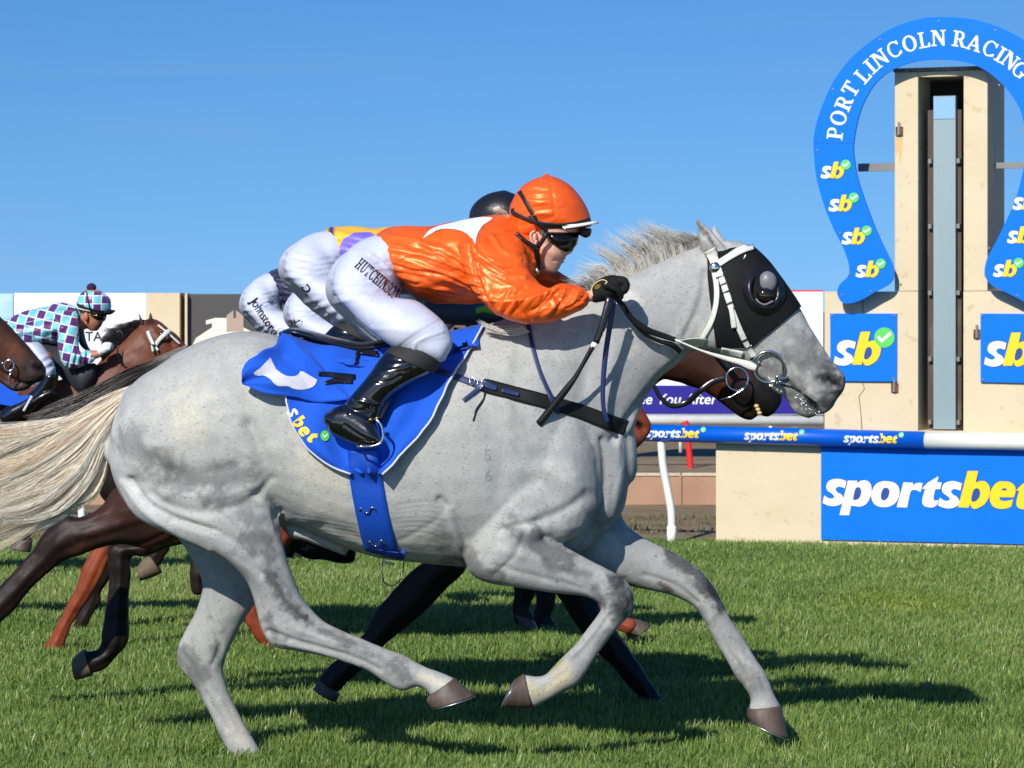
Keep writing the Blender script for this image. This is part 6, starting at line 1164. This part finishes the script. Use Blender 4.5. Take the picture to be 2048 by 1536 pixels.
h6 = link('helmet', remesh([loft([(151, 617, 221, 627, .11, 20), (153, 604, 223, 612, .118, 20), (158, 592, 220, 597, .112, 20), (166, 583, 208, 586, .09, 20), (178, 581, 196, 582, .04, 20)], seg=24, round_ends=False)], .009, 3), J6, M_HC)
add('pompom', ball(183, 575, 20, 10, 9, .03), mat('pompom_purple', rgb(45, 20, 60), .9, bump=[(120, .8, .004)]), h6); BH6 = bvh(h6)
add('helmet_band', drape(BH6, [(151, 607, 5), (165, 614, 6), (185, 620, 6), (205, 624, 6), (222, 622, 5)], 6, .004, .003, 3, 5, 19.93), M_RUB, h6); add('white_line', drape(BH6, [(155, 616, 2), (175, 621, 2), (200, 626, 2), (219, 627, 2)], 2, .006, .003, 2, 5, 19.93), M_WHT, h6); add('chin_strap', strap([(172, 582, 19.9), (176, 600, 19.885), (180, 618, 19.88), (184, 626, 19.9)], 3, .003), M_LEA, h6)
add('peak', loft([(212, 618, 214, 630, .1, 20), (222, 619, 222, 629, .08, 20), (230, 620, 230, 623, .03, 20)], seg=14), M_RUB, h6)
add('goggles', loft([(184, 624, 184, 636, .07, 19.99), (192, 624, 196, 642, .074, 19.985), (206, 626, 208, 640, .06, 19.99), (212, 629, 212, 636, .03, 20)], seg=18), M_GLASS, J6); add('goggle_disc', ball(193, 632, 19.92, 3, 3, .005), M_BRASS, J6)
M_WG = mat('white_glove', rgb(232, 234, 238), .8, bump=[(50, .5, .006)])
gg = remesh([loft([(198, 690, 202, 712, .04, 19.8), (212, 684, 214, 706, .045, 19.8), (224, 686, 222, 700, .035, 19.8)], seg=14)] + [loft([(212 + k * 3, 684 + k, 214 + k * 3, 690 + k, .012, 19.74 + .03 * k), (222 + k * 2, 690, 218 + k * 2, 694, .012, 19.74 + .03 * k), (220 + k * 2, 700, 215 + k * 2, 698, .011, 19.74 + .03 * k)], seg=8) for k in range(4)], .007, 2); displace(gg, [(30, .006)]); link('glove', gg, J6, M_WG)
wb = remesh([loft([(14, 676, 50, 690, .13, 19.86), (48, 690, 76, 684, .11, 19.78), (66, 716, 96, 706, .1, 19.74), (80, 740, 108, 728, .09, 19.73), (92, 756, 112, 744, .07, 19.73)], seg=18)], .010, 3); sculpt(wb, [([(84, 752 - 9 * i), (110, 736 - 8 * i)], 2.5, (-1) ** i * .006) for i in range(5)]); link('breeches', wb, J6, M_BREECH)
add('boot', loft([(88, 752, 118, 750, .075, 19.74), (70, 775, 110, 778, .07, 19.74), (40, 800, 78, 812, .06, 19.74), (10, 815, 44, 838, .06, 19.74), (0, 826, 20, 850, .05, 19.74)], seg=18), M_BOOT, J6)
# green and blue gear of a hidden rider glimpsed below the orange sleeve
gear = thing('saddle', 'dark saddle with lime green trim glimpsed below the orange sleeve', 'saddle')
add('seat', loft([(855, 592, 860, 640, .1, 11.6), (900, 596, 905, 650, .11, 11.6), (960, 600, 965, 650, .1, 11.6), (1000, 610, 1005, 645, .08, 11.6)], seg=16), mat('teal_grey', rgb(62, 84, 104), .5), gear); add('trim', strap([(952, 622, 11.45, 12), (970, 618, 11.45, 14), (995, 624, 11.45, 14)], 14, .006), mat('lime', rgb(130, 205, 50), .5), gear)
vm = remesh([loft([(150, 612, 166, 640, .1, 20.0), (155, 640, 168, 672, .1, 20), (154, 670, 176, 694, .09, 20), (160, 690, 186, 706, .06, 20)], seg=14), loft([(55, 684, 62, 716, .14, 20), (90, 680, 96, 730, .13, 20), (130, 690, 136, 770, .12, 20), (160, 725, 165, 790, .1, 19.9), (186, 725, 186, 770, .08, 19.9)], seg=14)], .012, 3)
link('vest', vm, J6, mat('dark_vest', rgb(40, 42, 50), .7))
# ---------------------------------------------------------------- origins: every top-level object sits at its own base
def kids(o): return [c for c in SC.objects if c.parent == o]
for root in [o for o in SC.objects if o.parent is None and o.type in ('MESH', 'EMPTY') and o.get('kind') != 'structure']:
    fam = [root] + kids(root); fam += [g for c in fam[1:] for g in kids(c)]; ms = [o for o in fam if o.type == 'MESH']
    if not ms: continue
    lo = np.min([arr(o.data).min(0) for o in ms], 0); hi = np.max([arr(o.data).max(0) for o in ms], 0); c = Vector(((lo[0] + hi[0]) / 2, (lo[1] + hi[1]) / 2, lo[2]))
    for me in {o.data for o in ms}: me.transform(Matrix.Translation(-c))
    root.location = c
